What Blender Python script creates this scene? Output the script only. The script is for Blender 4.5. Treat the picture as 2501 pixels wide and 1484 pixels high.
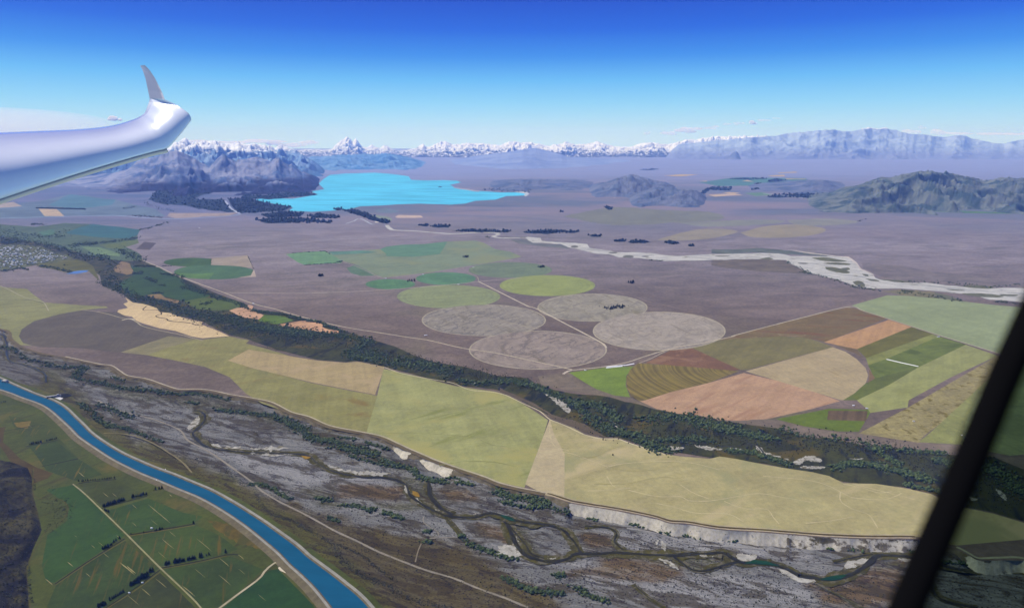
import bpy, math, random
import numpy as np
from mathutils import Vector, geometry
R = math.radians
random.seed(7); RNG = np.random.default_rng(11)
SC = bpy.context.scene
for o in list(bpy.data.objects): bpy.data.objects.remove(o)
COL = SC.collection

# ------------------------------------------------------------------ camera, sky, sun, exposure
CAM_H = 1500.0; FOC = 1600.0; PITCH = math.atan((742 - 342) / FOC)
cd = bpy.data.cameras.new('camera'); cam = bpy.data.objects.new('camera', cd); COL.objects.link(cam)
cam.location = (0, 0, CAM_H); cam.rotation_euler = (R(90) - PITCH, 0, 0)
cd.sensor_width = 36; cd.lens = 36 * FOC / 2500; cd.clip_start = 0.05; cd.clip_end = 400000
cd.dof.use_dof = True; cd.dof.focus_distance = 4000; cd.dof.aperture_fstop = 2.6
SC.camera = cam
SUN_EL, SUN_AZ = 54, -64            # azimuth counted from the view axis (+Y), negative = to the left
SKY_GAIN = 0.62
ws = bpy.data.worlds.new('World'); SC.world = ws; ws.use_nodes = True
nt = ws.node_tree; nt.nodes.clear()
wo = nt.nodes.new('ShaderNodeOutputWorld'); bg = nt.nodes.new('ShaderNodeBackground'); sky = nt.nodes.new('ShaderNodeTexSky')
sky.sky_type = 'NISHITA'; sky.sun_disc = False; sky.sun_elevation = R(SUN_EL); sky.sun_rotation = R(SUN_AZ)
sky.altitude = 1800; sky.air_density = 1.35; sky.dust_density = 0.35; sky.ozone_density = 3.5
tc = nt.nodes.new('ShaderNodeTexCoord'); sx = nt.nodes.new('ShaderNodeSeparateXYZ'); rp = nt.nodes.new('ShaderNodeValToRGB'); mxw = nt.nodes.new('ShaderNodeMix'); mxw.data_type = 'RGBA'; mxw.inputs[0].default_value = 0.04
nt.links.new(tc.outputs['Generated'], sx.inputs[0]); nt.links.new(sx.outputs[2], rp.inputs[0])
SKY = [(0.0, (198, 236, 255)), (0.022, (178, 227, 255)), (0.05, (142, 211, 254)), (0.083, (98, 184, 250)), (0.115, (48, 138, 237)), (0.15, (8, 94, 222)), (0.19, (0, 66, 200)), (0.32, (16, 58, 168)), (1.0, (14, 46, 138))]
def _l(c): return tuple(((k / 255 + .055) / 1.055) ** 2.4 for k in c)
for k, (p_, c_) in enumerate(SKY):
    e_ = rp.color_ramp.elements[k] if k < 2 else rp.color_ramp.elements.new(p_)
    e_.position = p_; e_.color = tuple(x * SKY_GAIN for x in _l(c_)) + (1,)
dv = nt.nodes.new('ShaderNodeVectorMath'); dv.operation = 'MULTIPLY'; dv.inputs[1].default_value = (10.0,) * 3   # the graded sky is mixed at the Sky Texture's own scale
nt.links.new(rp.outputs[0], dv.inputs[0])
bg.inputs['Strength'].default_value = 0.10
nt.links.new(dv.outputs[0], mxw.inputs[6]); nt.links.new(sky.outputs[0], mxw.inputs[7]); nt.links.new(mxw.outputs[2], bg.inputs[0]); nt.links.new(bg.outputs[0], wo.inputs[0])
sl = bpy.data.lights.new('sun', 'SUN'); sl.energy = 3.4; sl.angle = R(0.5); sl.color = (1.0, 0.965, 0.91)
sun = bpy.data.objects.new('sun', sl); COL.objects.link(sun)
S = Vector((math.sin(R(SUN_AZ)) * math.cos(R(SUN_EL)), math.cos(R(SUN_AZ)) * math.cos(R(SUN_EL)), math.sin(R(SUN_EL))))
sun.rotation_euler = S.to_track_quat('Z', 'Y').to_euler(); sun.location = (-50, 50, 3000)
SC.view_settings.view_transform = 'Standard'; SC.view_settings.look = 'None'
SC.view_settings.exposure = 0.7; SC.view_settings.gamma = 1; SC.view_settings.use_curve_mapping = False
SC.cycles.volume_bounces = 3; SC.cycles.max_bounces = 6; SC.cycles.transparent_max_bounces = 12
HAZE = dict(density=1.6e-5, color=(0.22, 0.40, 1.0))   # clear mountain air: blue scatters first

# ------------------------------------------------------------------ helpers
def tag(o, label=None, cat=None, group=None, kind=None):
    if label: o['label'] = label
    if cat: o['category'] = cat
    if group: o['group'] = group
    if kind: o['kind'] = kind
    return o
K = 2500 / 4096
TILE = {'A': (0, 200, .53902), 'B': (0, 800, .53902), 'C': (0, 1600, .56004), 'D': (1000, 1600, .56004), 'E': (1000, 400, .4998),
        'G': (2000, 400, .4998), 'H': (2846, 400, .4998), 'I': (1000, 850, .50546), 'J': (2000, 850, .50546), 'K': (2846, 850, .50546),
        'L': (2000, 1500, .62751), 'M': (2846, 1500, .62751), 'F': (0, 0, 1 / K)}
def pts(s):                                              # survey notes -> photo points in a 2500-wide frame
    t = 'F'; out = []
    for w in s.split():
        if w in TILE: t = w; continue
        x, y = map(float, w.split(',')); a, b, c = TILE[t]
        out.append(((a + x * c) * K, (b + y * c) * K))
    return np.array(out)
CP, SP = math.cos(PITCH), math.sin(PITCH)
def world(f, z=0.0):                                     # where the sight line through a photo point meets height z
    f = np.asarray(f, float); xc = (f[..., 0] - 1250) / FOC; yc = -(f[..., 1] - 742) / FOC
    dy = CP + yc * SP; dz = -SP + yc * CP; dz = np.minimum(dz, -0.0035)
    t = (z - CAM_H) / dz
    return np.stack([xc * t, dy * t, np.broadcast_to(np.asarray(z, float), t.shape) + 0 * t], -1)
def at_depth(x, y, d):
    xc = (x - 1250) / FOC; yc = -(y - 742) / FOC
    return Vector((xc * d, (CP + yc * SP) * d, CAM_H + (-SP + yc * CP) * d))
def project(p):
    p = np.asarray(p, float); x = p[..., 0]; y = p[..., 1]; z = p[..., 2] - CAM_H
    d = y * CP - z * SP; u = y * SP + z * CP
    return np.stack([1250 + FOC * x / d, 742 - FOC * u / d], -1)
def smooth(p, n=5):
    p = np.asarray(p, float)
    if len(p) < 3: return p
    q = np.vstack([2 * p[0] - p[1], p, 2 * p[-1] - p[-2]]); out = []
    for i in range(1, len(q) - 2):
        for k in range(n):
            t = k / n; a, b, c, d = q[i - 1], q[i], q[i + 1], q[i + 2]
            out.append(.5 * (2 * b + (c - a) * t + (2 * a - 5 * b + 4 * c - d) * t * t + (3 * b - a - 3 * c + d) * t ** 3))
    out.append(p[-1]); return np.array(out)
def rough(p, amp, it=4, closed=True):                    # natural, ragged outline
    p = np.asarray(p, float)
    for _ in range(it):
        q = np.roll(p, -1, 0) if closed else p[1:]
        a = p if closed else p[:-1]
        m = (a + q) / 2; d = q - a; L = np.linalg.norm(d, axis=1, keepdims=True)
        nrm = np.stack([-d[:, 1], d[:, 0] * 1], 1)
        m = m + nrm * RNG.normal(0, amp, (len(m), 1)) * np.array([1, .6]) + d * RNG.normal(0, amp * .5, (len(m), 1))
        out = np.empty((len(a) * 2, 2)); out[0::2] = a; out[1::2] = m
        p = out if closed else np.vstack([out, p[-1]])
    return p
def in_poly(p, poly):
    x, y = p[..., 0], p[..., 1]; r = np.zeros(x.shape, bool); n = len(poly); j = n - 1
    for i in range(n):
        xi, yi = poly[i]; xj, yj = poly[j]
        if yi != yj: r ^= ((yi > y) != (yj > y)) & (x < (xj - xi) * (y - yi) / (yj - yi) + xi)
        j = i
    return r
def dist_line(p, line, closed=False):
    q = np.vstack([line, line[:1]]) if closed else line
    best = np.full(p.shape[:-1], 1e18)
    for a, b in zip(q[:-1], q[1:]):
        d = b - a; L = (d @ d) or 1e-9
        t = np.clip(((p - a) @ d) / L, 0, 1)
        e = p - (a + t[..., None] * d)
        best = np.minimum(best, (e * e).sum(-1))
    return np.sqrt(best)
def sd(p, poly):                                         # signed distance, positive inside
    return np.where(in_poly(p, poly), 1, -1) * dist_line(p, poly, True)
def sstep(a, b, x):
    t = np.clip((x - a) / (b - a), 0, 1); return t * t * (3 - 2 * t)
def _h(ix, iy, s):
    n = (ix.astype(np.int64) * 374761393 + iy.astype(np.int64) * 668265263 + s * 1274126177) & 0xffffffff
    n = ((n ^ (n >> 13)) * 1274126177) & 0xffffffff
    return ((n ^ (n >> 16)) & 0xffff) / 65535.0
def vnoise(x, y, s=0):
    ix = np.floor(x); iy = np.floor(y); fx = x - ix; fy = y - iy
    fx = fx ** 3 * (fx * (fx * 6 - 15) + 10); fy = fy ** 3 * (fy * (fy * 6 - 15) + 10)
    a = _h(ix, iy, s); b = _h(ix + 1, iy, s); c = _h(ix, iy + 1, s); d = _h(ix + 1, iy + 1, s)
    return a + (b - a) * fx + (c - a) * fy + (a - b - c + d) * fx * fy
def fbm(x, y, o=5, s=0):
    r = 0; a = .5
    for k in range(o): r = r + a * vnoise(x * 2 ** k + 17 * k, y * 2 ** k - 9 * k, s + k); a *= .5
    return r
def ridged(x, y, o=6, s=0):
    r = 0; a = .5; w = 1
    for k in range(o):
        n = 1 - np.abs(2 * vnoise(x * 2.03 ** k + 31 * k, y * 2.03 ** k + 7 * k, s + k) - 1); n = n * n
        r = r + a * n * w; w = np.clip(n * 1.6, 0, 1); a *= .52
    return r
def mesh_obj(name, v, f, mat=None, parent=None, smooth_=False, attrs=None):
    me = bpy.data.meshes.new(name); v = np.asarray(v, np.float32)
    f = np.asarray(f)
    if f.dtype != object and f.ndim == 2:
        n, k = f.shape
        me.vertices.add(len(v)); me.vertices.foreach_set('co', v.ravel())
        me.loops.add(n * k); me.loops.foreach_set('vertex_index', f.astype(np.int32).ravel())
        me.polygons.add(n); me.polygons.foreach_set('loop_start', np.arange(0, n * k, k, dtype=np.int32))
        me.polygons.foreach_set('loop_total', np.full(n, k, np.int32))
        me.update(calc_edges=True)
    else:
        me.from_pydata([tuple(map(float, p)) for p in v], [], [list(map(int, q)) for q in f])
    if smooth_: me.polygons.foreach_set('use_smooth', np.ones(len(me.polygons), bool))
    for an, arr in (attrs or {}).items():
        arr = np.asarray(arr, np.float32)
        if arr.ndim == 1:
            a = me.attributes.new(an, 'FLOAT', 'POINT'); a.data.foreach_set('value', arr)
        else:
            a = me.color_attributes.new(an, 'FLOAT_COLOR', 'POINT')
            a.data.foreach_set('color', np.hstack([arr, np.ones((len(arr), 1), np.float32)]).astype(np.float32).ravel())
    for m in (mat if isinstance(mat, (list, tuple)) else [mat]):
        if m: me.materials.append(m)
    o = bpy.data.objects.new(name, me); COL.objects.link(o)
    if parent: o.parent = parent
    return o
def grid_faces(nr, nc):
    i = np.arange(nr - 1)[:, None] * nc + np.arange(nc - 1)[None]
    return np.stack([i, i + 1, i + nc + 1, i + nc], -1).reshape(-1, 4)
def sheet_xyz(name, w, mat, up=True):
    w = np.asarray(w, float)
    keep = [0]
    for i in range(1, len(w)):
        if np.hypot(*(w[i, :2] - w[keep[-1], :2])) > .5: keep.append(i)
    w = w[keep]; c = w.mean(0); c[2] = 0
    tri = geometry.tessellate_polygon([[Vector((p[0] - c[0], p[1] - c[1], 0)) for p in w]])
    f = []
    for t in tri:
        a, b, d = (w[i] for i in t)
        f.append(t if (b[0] - a[0]) * (d[1] - a[1]) - (b[1] - a[1]) * (d[0] - a[0]) > 0 else (t[0], t[2], t[1]))
    o = mesh_obj(name, w, np.array(f), mat); o['kind'] = 'structure'; return o
_lev = [0]
def lev(base):
    _lev[0] = (_lev[0] + 1) % 12; return base * .3 + .002 * _lev[0]
def sheet(name, p, mat, z=.3, r=0.0, it=4, sm=False, drape=None):
    p = pts(p) if isinstance(p, str) else np.asarray(p, float)
    if sm: p = smooth(np.vstack([p, p[:1]]), 4)[:-1]
    if r: p = rough(p, r, it)
    return sheet_xyz(name, world(p, lev(z)) if drape is None else world(p, bed_base(p) + drape), mat)
def ellipse(cx, cy, rx, ry, tile, a0=0, a1=360, n=72):
    a, b, c = TILE[tile]; t = np.radians(np.linspace(a0, a1, n, endpoint=(a1 - a0 < 359)))
    return np.stack([(a + (cx + rx * np.cos(t)) * c) * K, (b + (cy + ry * np.sin(t)) * c) * K], 1)
def ribbon(name, p, w, mat, z=2.2, wv=0.0, sm=5, taper=False, dz=0.0, seg=None, drape=None):
    p = pts(p) if isinstance(p, str) else np.asarray(p, float)
    if sm: p = smooth(p, sm)
    q3 = world(p, z + dz) if drape is None else world(p, bed_base(p) + drape); q = q3[:, :2]; L = np.zeros(len(q)); L[1:] = np.cumsum(np.linalg.norm(np.diff(q, axis=0), axis=1))
    n = int(np.clip(L[-1] / (seg or max(12, min(60, w * 3))), 4, 900)); s = np.linspace(0, L[-1], n)
    zq = np.interp(s, L, q3[:, 2]); q = np.stack([np.interp(s, L, q[:, 0]), np.interp(s, L, q[:, 1])], 1)
    d = np.gradient(q, axis=0); d /= np.linalg.norm(d, axis=1, keepdims=True) + 1e-9
    nr = np.stack([-d[:, 1], d[:, 0]], 1); sd_ = random.randrange(999)
    wl = w / 2 * np.maximum(.12, 1 + wv * (2 * fbm(s / 90, s * 0, 5, sd_) - .9)); wr = w / 2 * np.maximum(.12, 1 + wv * (2 * fbm(s / 80, s * 0 + 5, 5, sd_ + 5) - .9))
    if taper: k = np.clip(np.minimum(np.arange(n), np.arange(n)[::-1]) / (n * .25), .1, 1); wl = wl * k; wr = wr * k
    a = q + nr * wl[:, None]; b = q - nr * wr[:, None]
    v = np.empty((n, 2, 3)); v[:, 0, :2] = a; v[:, 1, :2] = b; v[:, :, 2] = lev(z) if drape is None else zq[:, None]
    f = np.stack([np.arange(n - 1) * 2 + 1, np.arange(n - 1) * 2 + 3, np.arange(n - 1) * 2 + 2, np.arange(n - 1) * 2], 1)
    o = mesh_obj(name, v.reshape(-1, 3), f, mat); o['kind'] = 'structure'; return o

# ------------------------------------------------------------------ materials
def lin(c):
    c = np.asarray(c, float) / 255
    return np.where(c <= .04045, c / 12.92, ((c + .055) / 1.055) ** 2.4)
class NT:
    def __init__(s, name, rough=.9, spec=.1):
        s.m = bpy.data.materials.new(name); s.m.use_nodes = True; s.t = s.m.node_tree
        s.b = s.t.nodes['Principled BSDF']; s.b.inputs['Roughness'].default_value = rough; s.b.inputs['Specular IOR Level'].default_value = spec
        s.pos = s.n('ShaderNodeNewGeometry').outputs['Position']
    def n(s, ty, **kw):
        x = s.t.nodes.new(ty)
        for k, v in kw.items(): setattr(x, k, v)
        return x
    def set(s, sock, v):
        if isinstance(v, bpy.types.NodeSocket): s.t.links.new(v, sock)
        elif v is not None:
            if hasattr(sock.default_value, '__len__') and not hasattr(v, '__len__'): v = (v, v, v)
            if hasattr(v, '__len__') and len(sock.default_value) == 4 and len(v) == 3: v = tuple(v) + (1,)
            sock.default_value = v
    def map(s, rot=0, scale=(1, 1, 1), loc=(0, 0, 0), vec=None):
        r = s.n('ShaderNodeMapping'); s.set(r.inputs[0], vec or s.pos)
        r.inputs['Rotation'].default_value = (0, 0, rot)
        q = s.n('ShaderNodeMapping'); s.t.links.new(r.outputs[0], q.inputs[0]); q.inputs['Scale'].default_value = scale; q.inputs['Location'].default_value = loc
        return q.outputs[0]
    def noise(s, vec, scale=1, detail=6, rough=.6, dist=0.0):
        x = s.n('ShaderNodeTexNoise'); s.set(x.inputs['Vector'], vec)
        x.inputs['Scale'].default_value = scale; x.inputs['Detail'].default_value = detail; x.inputs['Roughness'].default_value = rough; x.inputs['Distortion'].default_value = dist
        return x.outputs['Fac']
    def voro(s, vec, scale=1, feat='F1'):
        x = s.n('ShaderNodeTexVoronoi', feature=feat); s.set(x.inputs['Vector'], vec); x.inputs['Scale'].default_value = scale
        return x.outputs['Distance']
    def ramp(s, fac, a, b, va=0.0, vb=1.0):
        x = s.n('ShaderNodeMapRange', interpolation_type='SMOOTHSTEP'); s.set(x.inputs[0], fac)
        for i, v in zip((1, 2, 3, 4), (a, b, va, vb)): s.set(x.inputs[i], v)
        return x.outputs[0]
    def math(s, op, a, b=0.0):
        x = s.n('ShaderNodeMath', operation=op); s.set(x.inputs[0], a); s.set(x.inputs[1], b); return x.outputs[0]
    def mix(s, fac, a, b, mode='MIX'):
        x = s.n('ShaderNodeMix', data_type='RGBA', blend_type=mode); s.set(x.inputs[0], fac); s.set(x.inputs[6], a); s.set(x.inputs[7], b); return x.outputs[2]
    def attr(s, name):
        x = s.n('ShaderNodeAttribute', attribute_name=name); return x
    def col(s, c): s.set(s.b.inputs['Base Color'], c); return s.m
    def bump(s, h, strength=.5, dist=1.0):
        x = s.n('ShaderNodeBump'); s.set(x.inputs['Height'], h); x.inputs['Strength'].default_value = strength; x.inputs['Distance'].default_value = dist
        s.t.links.new(x.outputs[0], s.b.inputs['Normal'])
def sc3(c, k): return tuple(float(min(.95, max(.004, x * k))) for x in c)
FLOW = -0.62
def field_mat(name, c, var=.14, s=1 / 260, stripes=None, cracks=0, streak=None, blot=None, fine=.12, warp=0.4, mott=.09, rings=None):
    t = NT(name); p = t.map()
    n1 = t.noise(t.map(loc=(random.random() * 50,) * 3, scale=(s, s, s)), 1, 7, .62, warp)
    colr = t.mix(t.ramp(n1, .3, .7), sc3(c, 1 - var), sc3(c, 1 + var))
    n2 = t.noise(t.map(scale=(1 / 22,) * 3), 1, 4, .7)
    colr = t.mix(1.0, colr, t.mix(t.ramp(n2, .25, .75), (1 - fine,) * 3, (1 + fine,) * 3), 'MULTIPLY')
    n7 = t.noise(t.map(rot=TURN, scale=(1 / 230, 1 / 80, 1 / 80), loc=(random.random() * 9, 4, 1)), 1, 6, .68, .5)
    colr = t.mix(1.0, colr, t.mix(t.ramp(n7, .3, .7), (1 - mott,) * 3, (1 + mott,) * 3), 'MULTIPLY')
    if stripes:
        ang, per, amt = stripes
        w = t.n('ShaderNodeTexNoise', noise_dimensions='3D'); t.set(w.inputs['Vector'], t.map(rot=ang, scale=(1 / per, 1 / 2600, 1 / 900)))
        w.inputs['Scale'].default_value = 1; w.inputs['Detail'].default_value = 3
        colr = t.mix(t.ramp(w.outputs['Fac'], .35, .65), t.mix(1., colr, (1 - amt,) * 3, 'MULTIPLY'), t.mix(1., colr, (1 + amt,) * 3, 'MULTIPLY'))
    if rings is not None:
        of = t.n('ShaderNodeVectorMath', operation='LENGTH'); t.set(of.inputs[0], t.map(loc=(-rings[0], -rings[1], 0)))
        rn = t.n('ShaderNodeTexNoise', noise_dimensions='1D'); t.set(rn.inputs['W'], t.math('DIVIDE', of.outputs['Value'], 30)); rn.inputs['Scale'].default_value = 1; rn.inputs['Detail'].default_value = 3
        colr = t.mix(1., colr, t.mix(t.ramp(rn.outputs['Fac'], .35, .65), (.94,) * 3, (1.06,) * 3), 'MULTIPLY')
    if cracks:                                            # old stream courses drying out in the crop
        wp = t.noise(t.map(scale=(1 / 170,) * 3), 1, 4, .6)
        sc_ = t.map(rot=.5, scale=(1 / 95, 1 / 330, 1 / 200))
        v = t.n('ShaderNodeVectorMath', operation='ADD'); t.set(v.inputs[0], sc_); t.set(v.inputs[1], t.math('MULTIPLY', wp, 2.4))
        e = t.voro(v.outputs[0], 1, 'DISTANCE_TO_EDGE')
        g = t.noise(t.map(scale=(1 / 300,) * 3, loc=(9, 3, 1)), 1, 3)
        k = t.math('MULTIPLY', t.ramp(e, .02, .11, 1, 0), t.ramp(g, .38, .52))
        colr = t.mix(t.math('MULTIPLY', k, cracks), colr, sc3(c, .42))
    if streak:                                            # (angle, along, across, lo, hi, colour)
        ang, al, ac, lo, hi, c2 = streak
        n3 = t.noise(t.map(rot=ang, scale=(1 / ac, 1 / al, 1 / ac)), 1, 5, .6, .3)
        colr = t.mix(t.ramp(n3, lo, hi), colr, tuple(c2))
    if blot:
        sc_, lo, hi, c2 = blot
        n4 = t.noise(t.map(scale=(1 / sc_,) * 3, loc=(3, 8, 2)), 1, 6, .6, .6)
        colr = t.mix(t.ramp(n4, lo, hi), colr, tuple(c2))
    return t.col(colr)
CAL = []
KAL = np.array((1.38, 1.39, 1.46)); TAU = HAZE['density'] * np.array(HAZE['color']); AIR = np.array((1.12, .87, .99))
def alb(srgb, dist=4000, lo=.006, hi=.8):               # surface colour that reads as srgb through the air at that distance
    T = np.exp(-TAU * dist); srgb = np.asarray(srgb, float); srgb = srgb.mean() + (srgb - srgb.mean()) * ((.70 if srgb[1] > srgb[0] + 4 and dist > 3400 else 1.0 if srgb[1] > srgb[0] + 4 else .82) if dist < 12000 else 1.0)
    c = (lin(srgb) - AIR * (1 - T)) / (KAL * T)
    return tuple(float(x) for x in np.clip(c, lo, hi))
def dist_of(p):
    p = pts(p) if isinstance(p, str) else np.asarray(p, float)
    return float(np.linalg.norm(world(p.mean(0)) - np.array([0, 0, CAM_H])))
def F(name, p, srgb, z=.3, r=0.0, sm=False, **kw):      # a field: outline, colour as seen, texture
    q = pts(p) if isinstance(p, str) else p
    if 'stripes' not in kw and any(k in name for k in ('field', 'pivot', 'pasture')): kw['stripes'] = (TURN + random.choice((.1, .95, 1.6)), 38, .045)
    k_ = float(np.clip((dist_of(q) - 5500) / 6000, 0, 1)) if dist_of(q) < 13000 and srgb[2] < srgb[1] - 8 and 'dryland' not in name else 0.0; srgb = (srgb[0] - 6 * k_, srgb[1] + 1 * k_, srgb[2] + 24 * k_)  # farther fields tinted bluer, extra haze put into their colour
    if name == 'pivot_circle': w_ = world(q, 0.0); kw['rings'] = ((w_[:, 0].min() + w_[:, 0].max()) / 2, (w_[:, 1].min() + w_[:, 1].max()) / 2); kw.setdefault('stripes', None)
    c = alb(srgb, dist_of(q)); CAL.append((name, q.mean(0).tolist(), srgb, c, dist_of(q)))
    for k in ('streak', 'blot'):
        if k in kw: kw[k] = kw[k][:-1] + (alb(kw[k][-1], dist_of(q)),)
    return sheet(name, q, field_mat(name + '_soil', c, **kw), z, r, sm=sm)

# ------------------------------------------------------------------ the ground
ZR = -36.0
LIP = pts('F -520,812 B -200,955 0,962 60,985 70,1030 130,1080 200,1112 300,1142 450,1168 560,1192 720,1226 800,1236 860,1275 920,1310 1060,1335 1150,1365 1250,1400 1330,1415 1500,1416 1700,1455 1840,1478 '
          'D 130,25 270,95 400,130 550,195 800,245 930,275 1080,345 1230,410 1310,445 1480,505 1650,562 1760,607 1900,642 2050,672 '
          'L 310,772 400,800 480,822 740,864 900,895 1000,918 1085,945 1200,952 1400,985 1720,1006 '
          'M 690,1032 1000,1045 1320,1048 1440,1072 1560,1108 1640,1148 1710,1180 1850,1180 1992,1180 F 2560,1395 2800,1420 3200,1470')
LOW = pts('F -520,846 -200,882 0,926 60,938 B 450,1455 C 400,0 480,45 570,98 655,178 735,250 835,315 945,380 1075,436 1190,485 1345,550 1500,610 1640,685 1780,775 1900,845 2000,908 2120,995 '
          'D 470,1095 615,1205 735,1325 890,1470 F 1010,1600 1120,1720 1180,1800')
TURN = math.atan2(world(pts('F 2000,1380'))[0, 1] - world(pts('F 200,1000'))[0, 1], world(pts('F 2000,1380'))[0, 0] - world(pts('F 200,1000'))[0, 0])

def plain_mat():
    t = NT('tussock_plain')
    d = t.n('ShaderNodeSeparateXYZ'); t.set(d.inputs[0], t.pos)
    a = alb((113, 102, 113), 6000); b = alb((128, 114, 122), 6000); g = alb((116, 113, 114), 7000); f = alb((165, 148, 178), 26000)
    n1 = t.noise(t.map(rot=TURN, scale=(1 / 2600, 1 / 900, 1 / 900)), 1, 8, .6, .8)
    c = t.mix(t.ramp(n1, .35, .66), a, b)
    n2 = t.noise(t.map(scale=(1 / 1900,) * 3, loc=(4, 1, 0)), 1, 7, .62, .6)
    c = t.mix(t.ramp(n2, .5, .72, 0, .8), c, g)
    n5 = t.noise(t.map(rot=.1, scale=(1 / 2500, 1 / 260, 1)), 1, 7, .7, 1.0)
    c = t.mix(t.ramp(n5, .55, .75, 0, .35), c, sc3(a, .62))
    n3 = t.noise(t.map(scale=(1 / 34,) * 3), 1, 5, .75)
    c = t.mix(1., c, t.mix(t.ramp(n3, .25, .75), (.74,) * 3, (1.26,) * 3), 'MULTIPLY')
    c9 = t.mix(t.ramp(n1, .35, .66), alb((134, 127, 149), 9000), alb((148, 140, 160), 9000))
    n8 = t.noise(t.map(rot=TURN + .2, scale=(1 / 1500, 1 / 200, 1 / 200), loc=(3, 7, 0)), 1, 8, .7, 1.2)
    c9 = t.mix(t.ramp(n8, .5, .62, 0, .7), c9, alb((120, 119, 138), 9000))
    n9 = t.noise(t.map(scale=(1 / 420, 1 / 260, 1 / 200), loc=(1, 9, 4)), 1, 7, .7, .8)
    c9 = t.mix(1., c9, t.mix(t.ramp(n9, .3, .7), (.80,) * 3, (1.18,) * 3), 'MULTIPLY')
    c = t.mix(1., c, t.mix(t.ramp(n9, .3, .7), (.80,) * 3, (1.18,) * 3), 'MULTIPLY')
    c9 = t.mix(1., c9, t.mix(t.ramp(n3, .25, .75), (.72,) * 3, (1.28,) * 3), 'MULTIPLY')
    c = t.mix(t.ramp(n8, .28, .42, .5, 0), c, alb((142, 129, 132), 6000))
    c = t.mix(t.ramp(d.outputs[1], 5000, 9000), c, c9)  # distance stages grow bluer and paler, haze put into the ground colour
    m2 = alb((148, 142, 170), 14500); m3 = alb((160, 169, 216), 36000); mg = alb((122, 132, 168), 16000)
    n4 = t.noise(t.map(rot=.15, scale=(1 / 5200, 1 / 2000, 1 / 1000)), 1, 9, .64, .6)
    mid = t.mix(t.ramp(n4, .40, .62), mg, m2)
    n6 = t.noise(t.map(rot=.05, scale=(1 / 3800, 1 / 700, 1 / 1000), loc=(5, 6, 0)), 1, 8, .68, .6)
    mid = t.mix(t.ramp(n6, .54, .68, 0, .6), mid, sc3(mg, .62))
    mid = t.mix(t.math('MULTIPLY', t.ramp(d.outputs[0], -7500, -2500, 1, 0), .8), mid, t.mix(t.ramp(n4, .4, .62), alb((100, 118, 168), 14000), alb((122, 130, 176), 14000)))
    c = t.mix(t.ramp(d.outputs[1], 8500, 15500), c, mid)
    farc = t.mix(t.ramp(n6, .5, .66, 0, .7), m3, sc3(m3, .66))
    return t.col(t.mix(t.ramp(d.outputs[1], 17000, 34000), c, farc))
PLAIN = plain_mat()
lw = world(LIP, 0.0)
big = 190000
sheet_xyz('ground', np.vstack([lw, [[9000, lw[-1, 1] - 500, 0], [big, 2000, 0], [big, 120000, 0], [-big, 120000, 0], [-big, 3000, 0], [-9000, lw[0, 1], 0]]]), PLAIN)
# near plain with the canal
ow = world(LOW, 0.0)
nc = alb((80, 88, 54), 3000)
NEAR = field_mat('dry_paddock', nc, var=.16, s=1 / 420, blot=(330, .52, .68, alb((104, 97, 66), 3000)), streak=(TURN + .9, 420, 60, .58, .72, alb((70, 66, 46), 3000)), fine=.2)
sheet_xyz('near_plain', np.vstack([ow[::-1], [[-9000, ow[0, 1] + 900, 0], [-9000, 300, 0], [ow[-1, 0], 300, 0]]]), NEAR)

LIPX = np.maximum.accumulate(LIP[:, 0]); LOWX = np.append(np.maximum.accumulate(LOW[:, 0]), [1300, 3300]); LOWY = np.append(LOW[:, 1], [1900, 1900])
def creamy(x):
    x = np.asarray(x, float)
    return np.maximum.reduce([sstep(944, 978, x) * sstep(1018, 990, x), sstep(1018, 1046, x) * sstep(1124, 1088, x), sstep(1385, 1400, x) * sstep(1925, 1915, x), .55 * sstep(1915, 1930, x) * sstep(2300, 2250, x), .7 * sstep(2330, 2380, x)])
def drop_(x): return np.clip(.30 + creamy(x) * np.where(np.asarray(x) < 1200, .42, 1.2), 0, 1)
def bed_base(f):                                         # height of the river flat: falls from the canal side, and from the lip where there is no cliff
    f = np.asarray(f, float); dy = f[..., 1] - np.interp(f[..., 0], LIPX, LIP[:, 1]); c = drop_(f[..., 0])
    return np.maximum(ZR * (c + (1 - c) * sstep(0, 95, dy)), ZR * sstep(0, 120, dist_line(f, LOW)))
def bump_(w, f): return (fbm(w[..., 0] / 60, w[..., 1] / 60, 4, 3) - .47) * 3.2 * sstep(20, 130, dist_line(f, LOW))
# riverbed: a grid between the terrace lip and the canal side
nx, ny = 560, 190
gx = np.linspace(-480, 3150, nx)
up = np.interp(gx, np.maximum.accumulate(LIP[:, 0]), LIP[:, 1]) - 6
lo = np.interp(gx, np.append(np.maximum.accumulate(LOW[:, 0]), [1300, 3300]), np.append(LOW[:, 1], [1900, 1900])) + 4
lo = np.minimum(lo, 1760)
tt = np.linspace(0, 1, ny)[:, None]
fy = up[None] + (lo - up)[None] * tt; fx = np.broadcast_to(gx[None], fy.shape)
FP = np.stack([fx, fy], -1)
dl = dist_line(FP, LOW)
zz = bed_base(FP)
zz = np.where(fy > lo[None] - 1.5, -1.5, zz)
wz = world(FP, zz)
wz[..., 2] += bump_(wz, FP)
def zone(poly, soft): return sstep(-soft, soft, sd(FP, pts(poly)) + (fbm(fx / 40, fy / 22, 4, len(poly)) - .47) * 3.2 * soft)
brown = zone('F 280,1015 444,1118 615,1196 713,1225 850,1272 986,1303 1123,1335 1250,1400 1373,1466 1430,1600 1000,1800 600,1300', 14)
verge = sstep(52, 12, dl + (fbm(fx / 30, fy / 30, 3, 5) - .47) * 60)
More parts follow.
